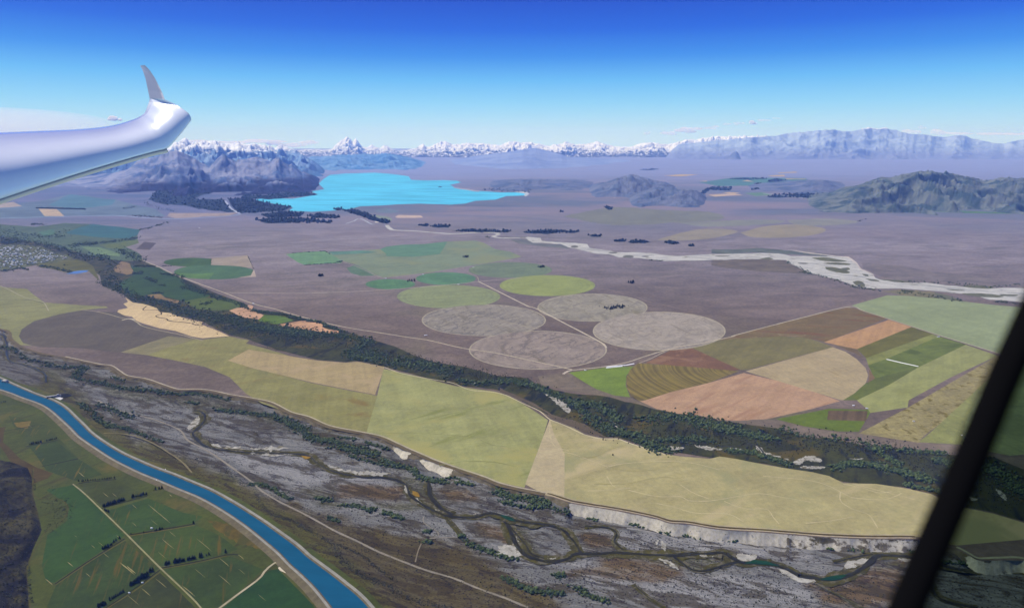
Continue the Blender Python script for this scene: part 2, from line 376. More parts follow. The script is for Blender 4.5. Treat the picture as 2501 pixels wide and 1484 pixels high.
olive = np.maximum.reduce([zone('F 0,905 180,925 260,960 420,985 560,1010 700,1050 800,1090 1000,1150 960,1120 800,1055 640,1000 480,965 300,935 120,880 0,850', 9),
        zone('D 1000,560 1200,560 1290,640 1430,790 1500,840 1300,800 1180,700', 6), zone('D 1700,810 1900,850 2000,1000 2100,1120 1900,1100 1850,950', 8),
        zone('D 350,630 600,650 640,760 480,740', 8), zone('D 900,740 1200,740 1230,780 950,770', 5), zone('L 800,1120 1200,1150 1500,1190 1350,1260 1150,1230 950,1180', 8),
        zone('M 1040,1200 1180,1190 1240,1230 1050,1250', 6), zone('L 1250,1150 1500,1140 1440,1240 1250,1250', 6)])
rust = np.maximum.reduce([zone('D 640,600 900,610 1150,640 1050,720 820,700 640,680', 7), zone('D 1340,640 1560,650 1640,720 1420,710', 6), zone('D 1620,880 1880,930 1860,1030 1640,960', 7),
        zone('L 500,1020 700,1000 740,1100 560,1110', 7), zone('L 700,1170 1150,1150 1200,1290 1000,1330 700,1290 420,1250', 12), zone('M 620,1300 1240,1180 1240,1484 700,1484', 16), zone('D 1120,1050 1450,1080 1600,1180 1250,1140', 8)])
pale = np.maximum.reduce([zone('C 1500,340 1800,380 2232,420 2232,600 1900,560 1700,470', 14), zone('D 0,400 520,480 1000,560 1100,640 600,600 300,600 0,520', 12), zone('L 600,980 1050,1000 1990,1100 1990,1180 1400,1120 900,1110 700,1090', 10), zone('L 400,1200 1000,1200 1500,1300 1990,1340 1990,1484 900,1484 600,1330', 18)])
mauve = zone('F 0,880 90,885 120,930 60,940 0,925', 6)
c_gravel = np.array(alb((118, 119, 125), 3600)); c_brown = np.array(alb((92, 82, 68), 3200)); c_verge = np.array(alb((92, 90, 62), 3200))
c_olive = np.array(alb((78, 79, 52), 3600)); c_rust = np.array(alb((108, 88, 76), 3600)); c_pale = np.array(alb((146, 146, 151), 3600)); c_mv = np.array(alb((110, 110, 124), 5500))
cc = np.broadcast_to(c_gravel, fx.shape + (3,)).copy()
for wgt, c, k in ((pale, c_pale, .85), (rust, c_rust, .9), (olive, c_olive, .8), (brown, c_brown, .92), (verge, c_verge, 1.), (mauve, c_mv, .8)):
    cc = cc * (1 - k * wgt[..., None]) + c * (k * wgt[..., None])
t = NT('braided_gravel')
a = t.attr('tone').outputs['Color']; vg = t.attr('scrubby').outputs['Fac']
st = t.noise(t.map(rot=-TURN, scale=(1 / 420, 1 / 70, 1 / 100)), 1, 8, .68, 1.2)
c = t.mix(1., a, t.mix(t.ramp(st, .32, .68), (.78,) * 3, (1.18,) * 3), 'MULTIPLY')
br = t.noise(t.map(rot=-TURN, scale=(1 / 520, 1 / 110, 1 / 100), loc=(7, 2, 0)), 1, 9, .66, 1.6)
bw = t.math('ABSOLUTE', t.math('SUBTRACT', br, .5))
c = t.mix(t.math('MULTIPLY', t.ramp(bw, .004, .03, 1, 0), t.ramp(vg, .5, 1., .3, .05)), c, alb((170, 168, 166), 3500))       # pale dry threads
br2 = t.noise(t.map(rot=-TURN, scale=(1 / 300, 1 / 75, 1 / 100), loc=(1, 12, 0)), 1, 8, .66, 1.4)
c = t.mix(t.math('MULTIPLY', t.ramp(br2, .49, .57), .78), c, alb((72, 66, 54), 3500))
br3 = t.noise(t.map(rot=-TURN, scale=(1 / 130, 1 / 48, 1 / 60), loc=(8, 1, 0)), 1, 9, .72, 1.0)
c = t.mix(t.math('MULTIPLY', t.ramp(br3, .54, .6), .7), c, alb((58, 55, 42), 3500))                                          # moss and scrub flats
mot = t.noise(t.map(scale=(1 / 9,) * 3), 1, 5, .75)
c = t.mix(1., c, t.mix(t.ramp(mot, .25, .75), (.72,) * 3, (1.26,) * 3), 'MULTIPLY')
dots = t.voro(t.map(scale=(1 / 13,) * 3), 1)
dm = t.noise(t.map(scale=(1 / 120,) * 3, loc=(2, 2, 2)), 1, 4, .6)
c = t.mix(t.math('MULTIPLY', t.ramp(dots, .16, .34, 1, 0), t.ramp(dm, .36, .5, 0, .85)), c, alb((52, 46, 36), 3500))
t.bump(st, .5, 6)
RIVERBED = t.col(c)
mesh_obj('riverbed', wz.reshape(-1, 3), grid_faces(ny, nx)[:, ::-1], RIVERBED, attrs={'tone': cc.reshape(-1, 3) * .95, 'scrubby': np.maximum(brown, verge).reshape(-1)})['kind'] = 'structure'

# scarp below the terrace lip
def scarp():
    p = smooth(LIP, 6); q = world(p, 0.0)[:, :2]
    L = np.zeros(len(q)); L[1:] = np.cumsum(np.linalg.norm(np.diff(q, axis=0), axis=1))
    n = 1500; s = np.linspace(0, L[-1], n); q = np.stack([np.interp(s, L, q[:, 0]), np.interp(s, L, q[:, 1])], 1); fxs = np.interp(s, L, p[:, 0])
    d = np.gradient(q, axis=0); k = np.ones(25) / 25
    d = np.stack([np.convolve(np.pad(d[:, i], 12, 'edge'), k, 'valid') for i in (0, 1)], 1); d /= np.linalg.norm(d, axis=1, keepdims=True)
    out = np.stack([d[:, 1], -d[:, 0]], 1)
    rows = 9; v = np.zeros((rows, n, 3)); gul = fbm(s / 45, s * 0, 4, 8) - .47
    cream = creamy(fxs); dr = drop_(fxs)
    run = np.convolve(np.pad(np.where(cream > .3, 36, 20), 8, 'edge'), np.ones(17) / 17, 'valid') + 10 * (fbm(s / 160, s * 0 + 3, 3, 2) - .5)
    for i in range(rows):
        u = i / (rows - 1)
        off = run * u + (gul * 9 + (fbm(s / 14, s * 0 + i * .35, 3, 4) - .47) * 5) * math.sin(math.pi * min(u * 1.05, 1)) + (22 * gul * u)
        v[i, :, :2] = q + out * off[:, None]
        v[i, :, 2] = (ZR * dr - 4) * (u ** .9) - (0 if i else -.02)
    t = NT('scarp_face')
    cr = t.attr('cream').outputs['Fac']
    nz = t.noise(t.map(scale=(1 / 11, 1 / 11, 1 / 22)), 1, 6, .7)
    c1 = t.mix(t.ramp(nz, .35, .62), alb((196, 186, 164), 3300), alb((222, 212, 190), 3300))
    n3 = t.noise(t.map(scale=(1 / 60,) * 3), 1, 6, .65)
    c2 = t.mix(t.ramp(n3, .35, .65), alb((98, 90, 80), 3500), alb((128, 118, 108), 3500))
    n2 = t.noise(t.map(scale=(1 / 55, 1 / 55, 1 / 30), loc=(5, 5, 5)), 1, 6, .65)
    fac = t.ramp(t.math('ADD', cr, t.math('MULTIPLY', t.math('SUBTRACT', n2, .5), 2.2)), .45, .62)
    o = mesh_obj('scarp', v.reshape(-1, 3), grid_faces(rows, n)[:, ::-1], t.col(t.mix(fac, c2, c1)), attrs={'cream': np.tile(cream, rows)}); o['kind'] = 'structure'
    return q, out, fxs
SCQ, SCOUT, SCX = scarp()

# ------------------------------------------------------------------ the fields
TR = TURN
F('stubble_field', 'B 0,640 60,650 200,660 260,710 330,760 600,780 790,790 800,800 620,815 430,850 250,900 160,960 140,1010 170,1060 240,1082 120,1072 80,1035 88,990 0,955 -300,940 -300,650', (140, 140, 108), .3, .012)
F('dark_pasture', 'B 160,960 250,900 430,850 620,815 760,830 880,830 1000,905 1180,960 1420,1020 1250,1012 895,1130 600,1100 300,1090 240,1080 170,1060 140,1010', (104, 99, 110), .3, .01)
F('cream_field', 'B 930,725 985,760 1060,770 1160,800 1190,830 1270,840 1330,865 1420,890 1500,905 1500,925 1580,955 1650,985 1700,1010 1500,1025 1420,1010 1300,970 1180,950 1080,920 1020,900 980,865 920,855 870,830 880,815 950,800 915,770 950,755', (212, 184, 142), .6, .012, var=.06, stripes=(TR + .2, 26, .05))
F('pale_field', 'B 895,1130 1250,1010 1440,1030 1200,1110 1090,1150', (138, 132, 112), .4)
F('olive_field', 'B 1090,1150 1200,1110 1440,1032 1500,1037 1700,1012 1850,1040 F 600,838 680,860 745,882 700,884 610,854 560,880 760,935 921,966 895,1055 810,1043 700,1005 640,985 600,960 560,920 500,895 430,880', (142, 139, 100), .3, var=.13, blot=(300, .55, .7, (136, 118, 88)), stripes=(TR + .15, 30, .05))
F('beige_field', 'B 1690,1190 1850,1105 I 0,1085 530,1170 760,1188 850,1180 1065,1220 990,1440 500,1345 0,1225', (172, 153, 118), .5, var=.07, stripes=(TR + .1, 40, .05), blot=(240, .5, .7, (184, 160, 128)))
F('green_field', 'F 936,900 1010,916 1110,942 1210,956 1250,970 1300,1000 1338,1025 1310,1120 1280,1190 1200,1172 1100,1142 1010,1100 960,1078 895,1055 921,966', (154, 156, 106), .3, var=.10, stripes=(TR + .1, 45, .05), streak=(TR + 1.3, 500, 90, .56, .72, (134, 142, 80)), blot=(400, .5, .66, (168, 163, 104)))
straw = 'L 318,280 400,312 470,337 540,377 650,402 750,402 860,442 1000,482 1050,502 1150,517 1340,532 1400,517 1500,532 1700,572 1850,597 1992,617 M 750,642 840,687 1050,692 1250,722 1400,757 1470,792 1560,832 1800,882 1992,940 F 2620,1290 2620,1345 M 1992,1046 1560,1084 1440,1062 1330,1030 1000,1030 690,1020 380,1000 60,966 L 1400,970 1080,916 740,850 480,795 300,768 160,694'
F('straw_field', straw, (171, 161, 115), .3, var=.09, stripes=(TR + .12, 60, .04), streak=(TR + 1.35, 900, 170, .5, .66, (190, 174, 130)), blot=(380, .5, .64, (157, 154, 112)))
F('stubble_wedge', 'L 318,282 345,380 412,500 410,782 300,766 162,692', (186, 170, 134), .7, var=.06)
# dark hollows in the green field
for i, p in enumerate(('D 1700,150 1950,120 1960,140 1720,170', 'D 850,240 1100,232 1330,240 1560,260 1550,268 1320,250 1100,242 900,248', 'D 1350,460 1560,430 1760,440 1900,470 1880,478 1740,450 1560,440 1400,468')):
    pass
# upper corridor
F('valley_floor', 'B 0,250 400,330 700,400 900,450 1060,450 1200,520 1400,600 1600,690 1800,760 1900,810 2100,840 2319,880 I 300,820 560,870 760,940 980,1010 1150,1060 1300,1130 1450,1180 1700,1220 1950,1290 2200,1310 2330,1400 2473,1484 L 200,60 480,120 700,130 900,180 1000,220 1250,255 1400,290 1700,330 1992,380 M 850,420 1000,455 1300,470 1560,510 1800,520 1992,600 1992,930 1800,875 1560,828 1400,752 1250,715 840,680 700,630 500,600 L 1700,566 1340,526 1000,475 750,395 650,395 480,290 300,250 150,170 0,100 I 2200,1484 1950,1400 1640,1370 1400,1310 1100,1230 1000,1205 850,1175 760,1185 530,1165 0,1040 B 2060,1115 1850,1035 1700,1000 1500,900 1330,860 1200,830 980,755 900,690 760,640 740,560 600,470 400,440 0,330', (72, 78, 62), .2, .01, var=.28, s=1 / 160, blot=(190, .54, .66, (96, 88, 68)), streak=(-TR, 300, 60, .5, .62, (50, 60, 46)), fine=.25)
F('stony_bank', 'J 300,1290 540,1260 680,1360 900,1450 1040,1484 L 830,150 1000,220 900,190 700,140 450,100 260,60', (124, 112, 108), .35, .03, var=.2, s=1 / 90)
F('stony_bank', 'M 0,285 170,292 350,282 420,285 600,330 800,362 950,372 1300,435 1580,445 1700,470 1560,505 1300,465 1000,450 850,415 600,400 400,330', (126, 113, 110), .35, .02, var=.16, s=1 / 90)
F('stony_bank', 'L 0,110 150,165 300,240 330,275 480,335 560,375 680,395 600,350 540,310 450,290 330,250 200,170 0,80', (104, 93, 90), .4, .02, var=.16)
F('meadow', 'B 950,480 1050,500 1180,500 1230,530 1320,560 1370,620 1480,670 1560,710 1450,760 1330,745 1250,720 1050,710 930,690 880,620 990,560 960,520', (68, 96, 84), .5, .015, var=.2)
F('meadow', 'B 1370,750 1500,725 1680,735 1790,760 1770,810 1600,820 1450,805', (92, 112, 82), .5, .015, var=.12)
F('bare_soil', 'B 840,510 900,455 960,470 1000,545 940,555 860,535', (140, 122, 122), .6, .03)
F('bare_soil', 'B 1060,712 1190,698 1240,730 1330,745 1320,765 1240,745 1130,725', (142, 118, 100), .6, .04)
F('salmon_field', 'B 1700,820 1760,800 1830,795 1845,778 1880,785 1870,815 1900,830 1960,855 1920,887 1800,870', (205, 160, 132), .6, .012, var=.12, cracks=.6)
F('bright_pasture', 'B 1960,852 2090,857 2180,895 2050,922 1915,895', (96, 128, 72), .6, .008)
F('salmon_field', 'I 205,890 350,865 440,855 530,865 580,885 570,905 620,925 700,935 700,950 640,955 480,930 300,910', (210, 160, 130), .6, .012, var=.12, cracks=.7)
# far left country
F('hazy_pasture', 'A 0,1150 300,1120 520,1070 860,1110 1150,1180 1230,1235 900,1230 400,1235 0,1250 -200,1250', (118, 136, 172), .3, .015, var=.2, s=1 / 900)
F('hazy_pasture', 'A 360,1150 520,1070 860,1110 830,1150 600,1175', (108, 140, 176), .5, .02, var=.15, s=1 / 900)
F('stubble_field', 'B 285,65 420,68 478,120 330,120', (188, 172, 172), .6)
F('stubble_field', 'A 0,1140 100,1128 165,1160 0,1172 -100,1172', (172, 164, 180), .6)
F('stubble_field', 'B 1260,95 1770,95 1700,118 1300,136 1240,120', (164, 154, 170), .6, .01)
F('green_pasture', 'B 480,245 600,200 690,178 1040,220 1020,260 950,285 700,275', (84, 118, 144), .5, .01, var=.15)
F('green_pasture', 'B 600,345 740,350 890,400 890,420 700,400', (116, 142, 112), .5, .02)
F('green_pasture', 'B 730,330 880,320 1020,290 1030,320 900,360 790,355', (104, 124, 122), .5, .02)
F('green_pasture', 'B 280,240 400,215 410,250 330,270', (98, 128, 138), .5, .03)
F('pasture_belt', 'B 0,180 260,200 480,170 680,180 1020,250 1020,290 880,330 1040,400 1060,450 900,450 700,420 480,360 300,320 0,270 -300,250 -300,170', (98, 116, 130), .25, .015, var=.22, s=1 / 380)
F('park', 'B 250,470 520,430 640,460 690,490 740,600 660,530 500,540 300,500', (104, 108, 100), .3, .02, var=.2)
F('grey_field', 'B 1070,310 1160,320 1110,370 1010,365', (100, 98, 132), .5)
F('town_ground', 'B -300,330 0,335 120,330 300,345 420,395 500,405 540,430 420,465 250,485 170,505 0,520 -300,540', (108, 118, 124), .4, .02, var=.3, s=1 / 60, blot=(70, .5, .6, (66, 82, 90)))
# pivot circles
F('pivot_circle', ellipse(1430, 462, 216, 33, 'B'), (76, 110, 110), .5)
F('pivot_circle', ellipse(1590, 535, 300, 54, 'B'), (86, 122, 104), .7)
F('pivot_sector', 'B 1290,540 1440,545 1590,540 1550,588 1400,580 1320,562', (98, 138, 98), .95)
F('beige_field', 'B 1570,430 1840,410 1882,505 1740,489 1565,482', (164, 148, 134), .95)
F('beige_field', 'B 1860,560 1885,515 1902,570 1760,576', (178, 160, 148), .95)
GR = (TR, 600, 130, .56, .7)
F('green_field', 'I 285,330 430,312 590,305 640,330 735,385 720,400 430,415 380,395 320,355', (112, 156, 120), .6, var=.1)
F('irrigated_field', 'I 615,310 880,300 1030,290 1080,270 1200,255 1380,250 1560,230 1780,222 1850,240 1940,290 2060,310 2150,350 2050,370 1880,400 1450,470 1060,515 990,490 830,410 740,385 690,360 640,330', (126, 146, 138), .3, .004, var=.1, s=1 / 700, blot=(900, .5, .6, (138, 150, 134)))
F('irrigated_field', 'I 1030,290 1080,270 1200,255 1380,250 1560,230 1540,270 1500,330 1300,350 1080,345 1075,325', (104, 146, 124), .6, .004, var=.08)
F('irrigated_field', 'I 615,310 880,300 1000,315 880,325 660,335', (100, 142, 130), .6, .004)
F('teal_pasture', 'I 765,440 830,415 1005,500 880,502 800,480', (98, 132, 128), .6)
F('pivot_circle', ellipse(2060, 455, 330, 62, 'I'), (118, 136, 120), .5, var=.12, s=1 / 500)
F('pivot_circle', ellipse(1110, 567, 196, 40, 'I'), (92, 140, 112), .7)
F('pivot_circle', ellipse(1550, 523, 236, 50, 'I'), (94, 142, 118), .7)
F('pivot_circle', ellipse(1572, 665, 408, 92, 'I'), (140, 152, 116), .7, var=.08)
F('pivot_circle', ellipse(375, 578, 378, 83, 'J'), (150, 162, 104), .7, var=.07)
dry = dict(var=.09, s=1 / 200)
for cx, cy, rx, ry, T_, col_, ck in ((1850, 852, 492, 125, 'I', (150, 143, 140), .6), (300, 1088, 546, 152, 'J', (152, 139, 136), .6), (732, 752, 436, 110, 'J', (156, 149, 140), .4), (1260, 938, 526, 153, 'J', (164, 154, 148), .3)):
    F('pivot_circle', ellipse(cx, cy, rx, ry, T_), (174, 164, 148), .5, var=.05)
    F('pivot_circle', ellipse(cx, cy, rx * .98, ry * .972, T_), col_, .9, cracks=ck, streak=(TR, 420, 70, .56, .7, tuple(int(k * .86) for k in col_)), **dry)
# right-hand block
F('olive_field', 'J 1490,1055 1900,1245 1950,1245 K 960,1065 850,1020 750,990 550,980 180,1000 50,1010 J 1720,1015', (128, 122, 98), .3, var=.1)
F('red_fallow', 'J 1150,1190 1400,1065 1480,1055 1900,1242 1800,1255 1560,1228', (130, 98, 94), .4, var=.12, blot=(160, .5, .65, (150, 116, 104)))
t = NT('sown_arcs')
cw = world(pts('J 1920,1250')[0], 0)
off = t.map(loc=(-cw[0], -cw[1], 0)); ln = t.n('ShaderNodeVectorMath', operation='LENGTH'); t.set(ln.inputs[0], off)
wv = t.n('ShaderNodeTexNoise', noise_dimensions='1D'); t.set(wv.inputs['W'], t.math('DIVIDE', ln.outputs['Value'], 26)); wv.inputs['Scale'].default_value = 1; wv.inputs['Detail'].default_value = 2
cb = alb((134, 120, 92), 5500); n_ = t.noise(t.map(scale=(1 / 120,) * 3), 1, 5, .6)
cc_ = t.mix(t.ramp(wv.outputs['Fac'], .36, .62), sc3(cb, .72), sc3(cb, 1.12))
ARCS = t.col(t.mix(1., cc_, t.mix(t.ramp(n_, .3, .7), (.88,) * 3, (1.12,) * 3), 'MULTIPLY'))
sheet('sown_sector', 'J 1095,1190 1560,1225 1890,1255 1640,1350 1350,1420 1150,1484 L 890,165 830,125 J 1062,1470 1040,1450 1005,1385 998,1310 1030,1240', ARCS, .5)
F('salmon_field', 'L 890,165 J 1150,1484 1350,1420 1640,1350 1930,1268 K 520,1330 850,1430 M 820,165 640,215 350,280 170,290 60,285 0,272 L 1250,252 1130,245 1000,215', (184, 147, 122), .3, var=.08, s=1 / 160, streak=(TR + 1.2, 500, 50, .5, .7, (170, 130, 110)))
F('beige_field', 'K 270,1255 960,1065 1060,1100 1150,1160 1220,1230 1240,1290 1220,1350 1130,1430 1040,1484 M 830,160 K 850,1430 520,1330', (176, 158, 128), .3, var=.07, s=1 / 180, streak=(TR, 300, 40, .6, .74, (158, 140, 110)))
F('brown_fallow', 'K 50,1010 180,970 740,825 1090,745 1390,838 890,1025 840,1010 700,985 550,980 180,1000', (128, 111, 98), .4, var=.12, streak=(TR + 2.2, 700, 70, .54, .66, (130, 92, 92)), blot=(150, .6, .72, (150, 140, 124)))
F('salmon_field', 'K 890,1025 1405,848 1582,905 1150,1080 980,1045', (188, 146, 114), .6, var=.07, stripes=(TR + .95, 40, .07))
F('olive_field', 'K 1150,1080 1582,905 1750,962 1222,1150 1180,1110', (114, 112, 86), .5)
F('grass_field', 'K 1222,1150 1750,962 1800,980 1390,1155 1240,1207', (138, 144, 92), .4)
F('grass_field', 'K 1240,1207 1390,1155 1800,980 2012,1045 1640,1222 1290,1312', (116, 132, 84), .5, var=.16, blot=(200, .5, .65, (96, 112, 72)))
F('grass_field', 'K 1290,1312 1640,1222 1400,1365 1150,1484 1040,1484 1130,1430 1220,1350', (106, 118, 80), .4, var=.12)
F('grass_field', 'K 1150,1484 1400,1365 1640,1222 2012,1045 2262,1132 1900,1300 1560,1484 M 1250,205 1010,240 1000,222', (150, 154, 106), .3, var=.1)
F('tussock_field', 'K 2262,1132 2340,1135 2400,1180 M 1770,20 1690,130 1350,390 1320,430 940,370 1250,208', (150, 140, 106), .4, var=.16, blot=(60, .55, .63, (122, 110, 80)), fine=.25)
F('grass_field', 'M 1770,20 1800,60 1690,150 1620,300 1590,442 1320,427 1390,370', (140, 144, 98), .5, var=.14)
F('bright_pasture', 'M 410,280 750,213 1000,220 1012,240 940,360 800,357 600,327', (106, 128, 66), .5, .003)
F('ploughed_plot', 'M 745,225 995,228 985,293 737,285', (108, 92, 88), .9, stripes=(TR + .9, 22, .16))
F('grass_field', 'M 1790,0 F 2480,800 2640,830 M 2150,520 1992,505 1900,512 1750,482 1590,445 1620,300 1690,150', (142, 156, 108), .25, var=.2)
F('pale_pasture', 'K 1110,735 1390,655 1560,660 1800,680 2060,712 2250,732 2473,752 F 2640,775 2640,930 K 2340,1133 1800,968 1390,834 1200,775', (146, 160, 122), .3, var=.07, s=1 / 600)
F('bright_pasture', 'J 545,1265 700,1245 840,1225 1060,1215 1000,1290 995,1370 1030,1460 900,1445 760,1395 680,1350', (120, 148, 74), .5, .004, var=.1)
F('waste_corner', 'K 980,1047 1150,1082 1200,1150 1130,1110 1060,1085', (122, 106, 98), .6)
F('waste_corner', 'K 1245,1235 1295,1310 1235,1350 1250,1290', (128, 106, 96), .6)
# distant patches beyond the far river
for p, c in (('J 1240,215 1500,145 1700,128 1850,140 1870,160 1700,200 1500,220 1300,222', (152, 146, 150)), ('K 230,160 420,110 650,95 860,118 900,150 750,185 450,202 300,190', (154, 148, 150)),
             ('K 600,60 900,50 1160,70 1050,95 800,105 640,90', (146, 148, 160)), ('J 1400,80 1900,60 2200,60 2230,80 1900,105 1600,110', (142, 146, 158)), ('G 500,930 900,860 1300,880 1700,900 1750,960 1100,1000 800,990', (134, 138, 152)),
             ('E 960,920 1110,935 1130,965 1010,950', (140, 152, 160)), ('E 1000,875 1100,868 1190,890 1120,905 1020,895', (124, 140, 170))):
    F('dryland_patch', p, c, .3, .03, sm=True, var=.1, s=1 / 700)
for p in ('E 1160,935 1190,920 1370,925 1385,942 1180,945', 'G 880,740 1000,722 1010,735 900,748', 'G 830,765 960,745 1050,757 870,770', 'G 1665,760 1880,750 1945,762 1720,774', 'G 1780,745 1840,738 1930,745 1850,752', 'G 1310,606 1440,596 1590,599 1440,612',
          'G 1935,650 1980,640 2030,655', 'H 530,582 680,575 685,583 540,587', 'H 450,606 580,600 590,612 480,613', 'H 590,628 760,630 740,636 600,635', 'H 960,822 1020,798 1060,810 1010,822', 'H 1060,822 1120,795 1210,825 1330,822 1180,838', 'H 1350,860 1390,840 1500,815 1620,820 1470,855 1420,868', 'G 1590,650 1660,647 1650,655'):
    F('stubble_field', p, (196, 178, 180), 1.2, .01, var=.05)
F('foothill_pasture', 'H 1470,870 1580,835 1800,870 2050,890 2501,905 2600,908 2501,912 2000,905 1700,890', (110, 140, 148), 1.3, .004)
F('far_pasture', 'G 1590,660 1900,620 2450,625 2470,650 2100,690 1750,690', (116, 148, 178), .4, .01, var=.15, s=1 / 900)
F('far_pasture', 'G 1950,745 2100,740 2180,760 2050,770', (122, 150, 160), .6)

# ------------------------------------------------------------------ lake, canal, rivers
def water_mat(name, c, r=.12, spec=.5, scale=40, b=.15, var=.08):
    t = NT(name, r, spec)
    n = t.noise(t.map(rot=.2, scale=(1 / (scale * 30), 1 / (scale * 6), 1)), 1, 6, .6, .5)
    t.bump(t.noise(t.map(scale=(1 / scale,) * 3), 1, 4, .6), b, scale * .02)
    return t.col(t.mix(t.ramp(n, .35, .65), sc3(c, 1 - var), sc3(c, 1 + var)))
LAKE = 'E 45,795 150,785 340,792 460,772 545,757 520,745 470,735 595,715 570,690 550,670 580,640 640,600 760,590 900,586 1000,583 1120,592 1270,612 1290,640 1400,645 1550,643 1660,648 1690,660 1600,680 1640,700 1740,715 1840,730 2000,740 2150,740 2205,752 2195,765 2050,770 1960,800 1800,808 1720,830 1600,838 1350,830 1200,835 1050,845 880,852 810,870 680,885 500,895 310,888 345,862 250,840 130,820 40,805'
sheet('lake', LAKE, water_mat('glacial_lake', alb((112, 204, 240), 18000), .6, .06, 60, .1, .17), .6, .006, 3)
F('lake_shore', 'E 2100,735 2210,735 2235,752 2210,772 2190,765 2205,752 2150,742', (190, 196, 214), .9, .02)
F('lake_shore', 'E 1620,697 1740,712 1840,728 1830,735 1740,722 1640,707', (170, 172, 196), .9, .02)
sheet('islet', ellipse(1522, 696, 15, 4, 'E'), field_mat('islet_scrub', alb((60, 90, 150), 20000)), 1.0)
sheet('far_lake', 'H 290,432 480,430 500,436 420,442 300,440', water_mat('distant_lake', alb((120, 205, 235), 60000)), .9)
# canal
WL = smooth(pts('F -300,880 -60,937 B 0,1400 150,1450 C 215,0 330,45 430,112 500,192 590,272 720,357 860,442 1020,523 1150,578 1300,636 1450,702 1600,782 1740,872 1860,967 1990,1085 D 260,1150 350,1226 500,1356 620,1484 F 850,1600'), 5)
WR = smooth(pts('F -300,850 -60,905 B 0,1346 200,1422 C 365,0 470,75 560,150 620,225 720,300 840,375 960,430 1080,480 1220,530 1350,590 1500,650 1640,730 1780,820 1900,900 2000,970 D 330,1050 450,1150 600,1270 720,1390 800,1484 F 1000,1600'), 5)
def resample(p, n):
    L = np.zeros(len(p)); L[1:] = np.cumsum(np.linalg.norm(np.diff(p, axis=0), axis=1)); s = np.linspace(0, L[-1], n)
    return np.stack([np.interp(s, L, p[:, i]) for i in range(p.shape[1])], 1)
wl, wr = resample(world(WL, 0.0), 160), resample(world(WR, 0.0), 160)
mid = (wl + wr) / 2; dirv = np.gradient(mid[:, :2], axis=0); dirv /= np.linalg.norm(dirv, axis=1, keepdims=True); nrm = np.stack([-dirv[:, 1], dirv[:, 0]], 1)
half = np.abs(((wl - wr)[:, :2] * nrm).sum(1)) / 2; half = np.convolve(np.pad(half, 10, 'edge'), np.ones(21) / 21, 'valid')
def canal_strip(name, o0, z0, o1, z1, mat, side):
    v = np.zeros((160, 2, 3)); f = grid_faces(160, 2)
    for k, (o, z) in enumerate(((o0, z0), (o1, z1))):
        v[:, k, :2] = mid[:, :2] + nrm * (side * (half + o))[:, None]; v[:, k, 2] = z
    q = mesh_obj(name, v.reshape(-1, 3), f if side < 0 else f[:, ::-1], mat); q['kind'] = 'structure'; return q
v = np.zeros((160, 2, 3)); v[:, 0, :2] = mid[:, :2] + nrm * half[:, None]; v[:, 1, :2] = mid[:, :2] - nrm * half[:, None]; v[:, :, 2] = 2.0
mesh_obj('canal_water', v.reshape(-1, 3), grid_faces(160, 2)[:, ::-1], water_mat('canal_blue', alb((6, 92, 128), 2900), .6, .02, 8, .12, .08))['kind'] = 'structure'
GRAV = field_mat('gravel_road', alb((150, 148, 142), 2900), var=.1, s=1 / 60, fine=.12)
BANK = field_mat('canal_bank', alb((112, 104, 90), 2900), var=.14, s=1 / 40, fine=.2)
for sd_ in (1, -1):
    canal_strip('canal_bank', -.5, 1.6, 6, 4.6, BANK, sd_)
    canal_strip('canal_road', 6, 4.6, 17 if sd_ > 0 else 15, 4.6, GRAV, sd_)
    canal_strip('canal_bank', 17 if sd_ > 0 else 15, 4.6, 40, .15, BANK if sd_ < 0 else NEAR, sd_)
def track(p, w, srgb, z=2.4, wv=.25, sm=4, name='track', tz=0.0):
    q = pts(p)
    key = ('trk', tuple(srgb), round(dist_of(q), -3))
    if key not in _mats: _mats[key] = field_mat('dirt_track', alb(srgb, dist_of(q)), var=.12, s=1 / 50, fine=.1)
    return ribbon(name, q, w, _mats[key], z, wv, sm, dz=tz)
_mats = {}
DUST = (190, 176, 158)
track('B 1040,440 1200,505 1290,550 1450,610 1660,685 1870,765 2050,810 2200,855 2319,885 I 550,860 750,905 1000,945 1250,985 1420,1010 1680,1070 1950,1110 2300,1185 J 570,1240', 13, DUST, name='road')
track('B 1660,685 2000,690 2319,691 I 500,635 900,620 1400,585 1810,545 2150,515', 13, (182, 172, 168), name='road')
track('I 1810,545 1930,605 2200,740 J 290,760 570,905 800,1025 842,1068', 16, (196, 184, 166), name='road')
track('I 1810,545 1800,510 1760,490 1720,470', 7, (164, 160, 150))
track('J 565,1245 840,1215 1000,1185 1150,1135 1390,1065 1600,1030 1860,975 K 180,970 740,825 1090,743 1200,777 1390,836 1800,969 2340,1135 F 2560,915', 12, (190, 178, 160), name='road')
track('J 1100,1190 1200,1150 1300,1100 1420,1060', 9, (176, 160, 146))
track('J 500,1275 530,1255 565,1245', 16, (200, 186, 172))
track('J 0,850 120,880 250,912 330,925', 6, (166, 156, 140)); track('I 1620,762 1800,810 2000,860 2240,910', 6, (166, 156, 140))
track('J 840,600 950,635 1080,665 1160,700 1270,725 1480,775', 7, (150, 136, 140))
track('K 1880,365 2050,372 2300,390 2473,412', 14, (124, 118, 134)); track('K 1560,300 1700,312 1900,330', 10, (128, 120, 138)); track('J 1250,180 1500,240 1750,300', 8, (128, 120, 136)); track('G 0,960 200,940 420,905', 22, (124, 128, 142)); track('I 100,180 500,230 900,290', 9, (122, 112, 132))
track('I 0,610 400,590 900,545', 6, (140, 124, 136)); track('I 735,385 850,430 990,495 1060,520', 7, (172, 168, 158))
track('B 1060,400 1200,345 1330,280 1480,200', 9, (130, 128, 158)); track('B 0,635 60,660 180,720 300,750 330,765 360,820', 8, (168, 162, 152)); track('B 0,740 200,738 330,765', 8, (100, 108, 100))
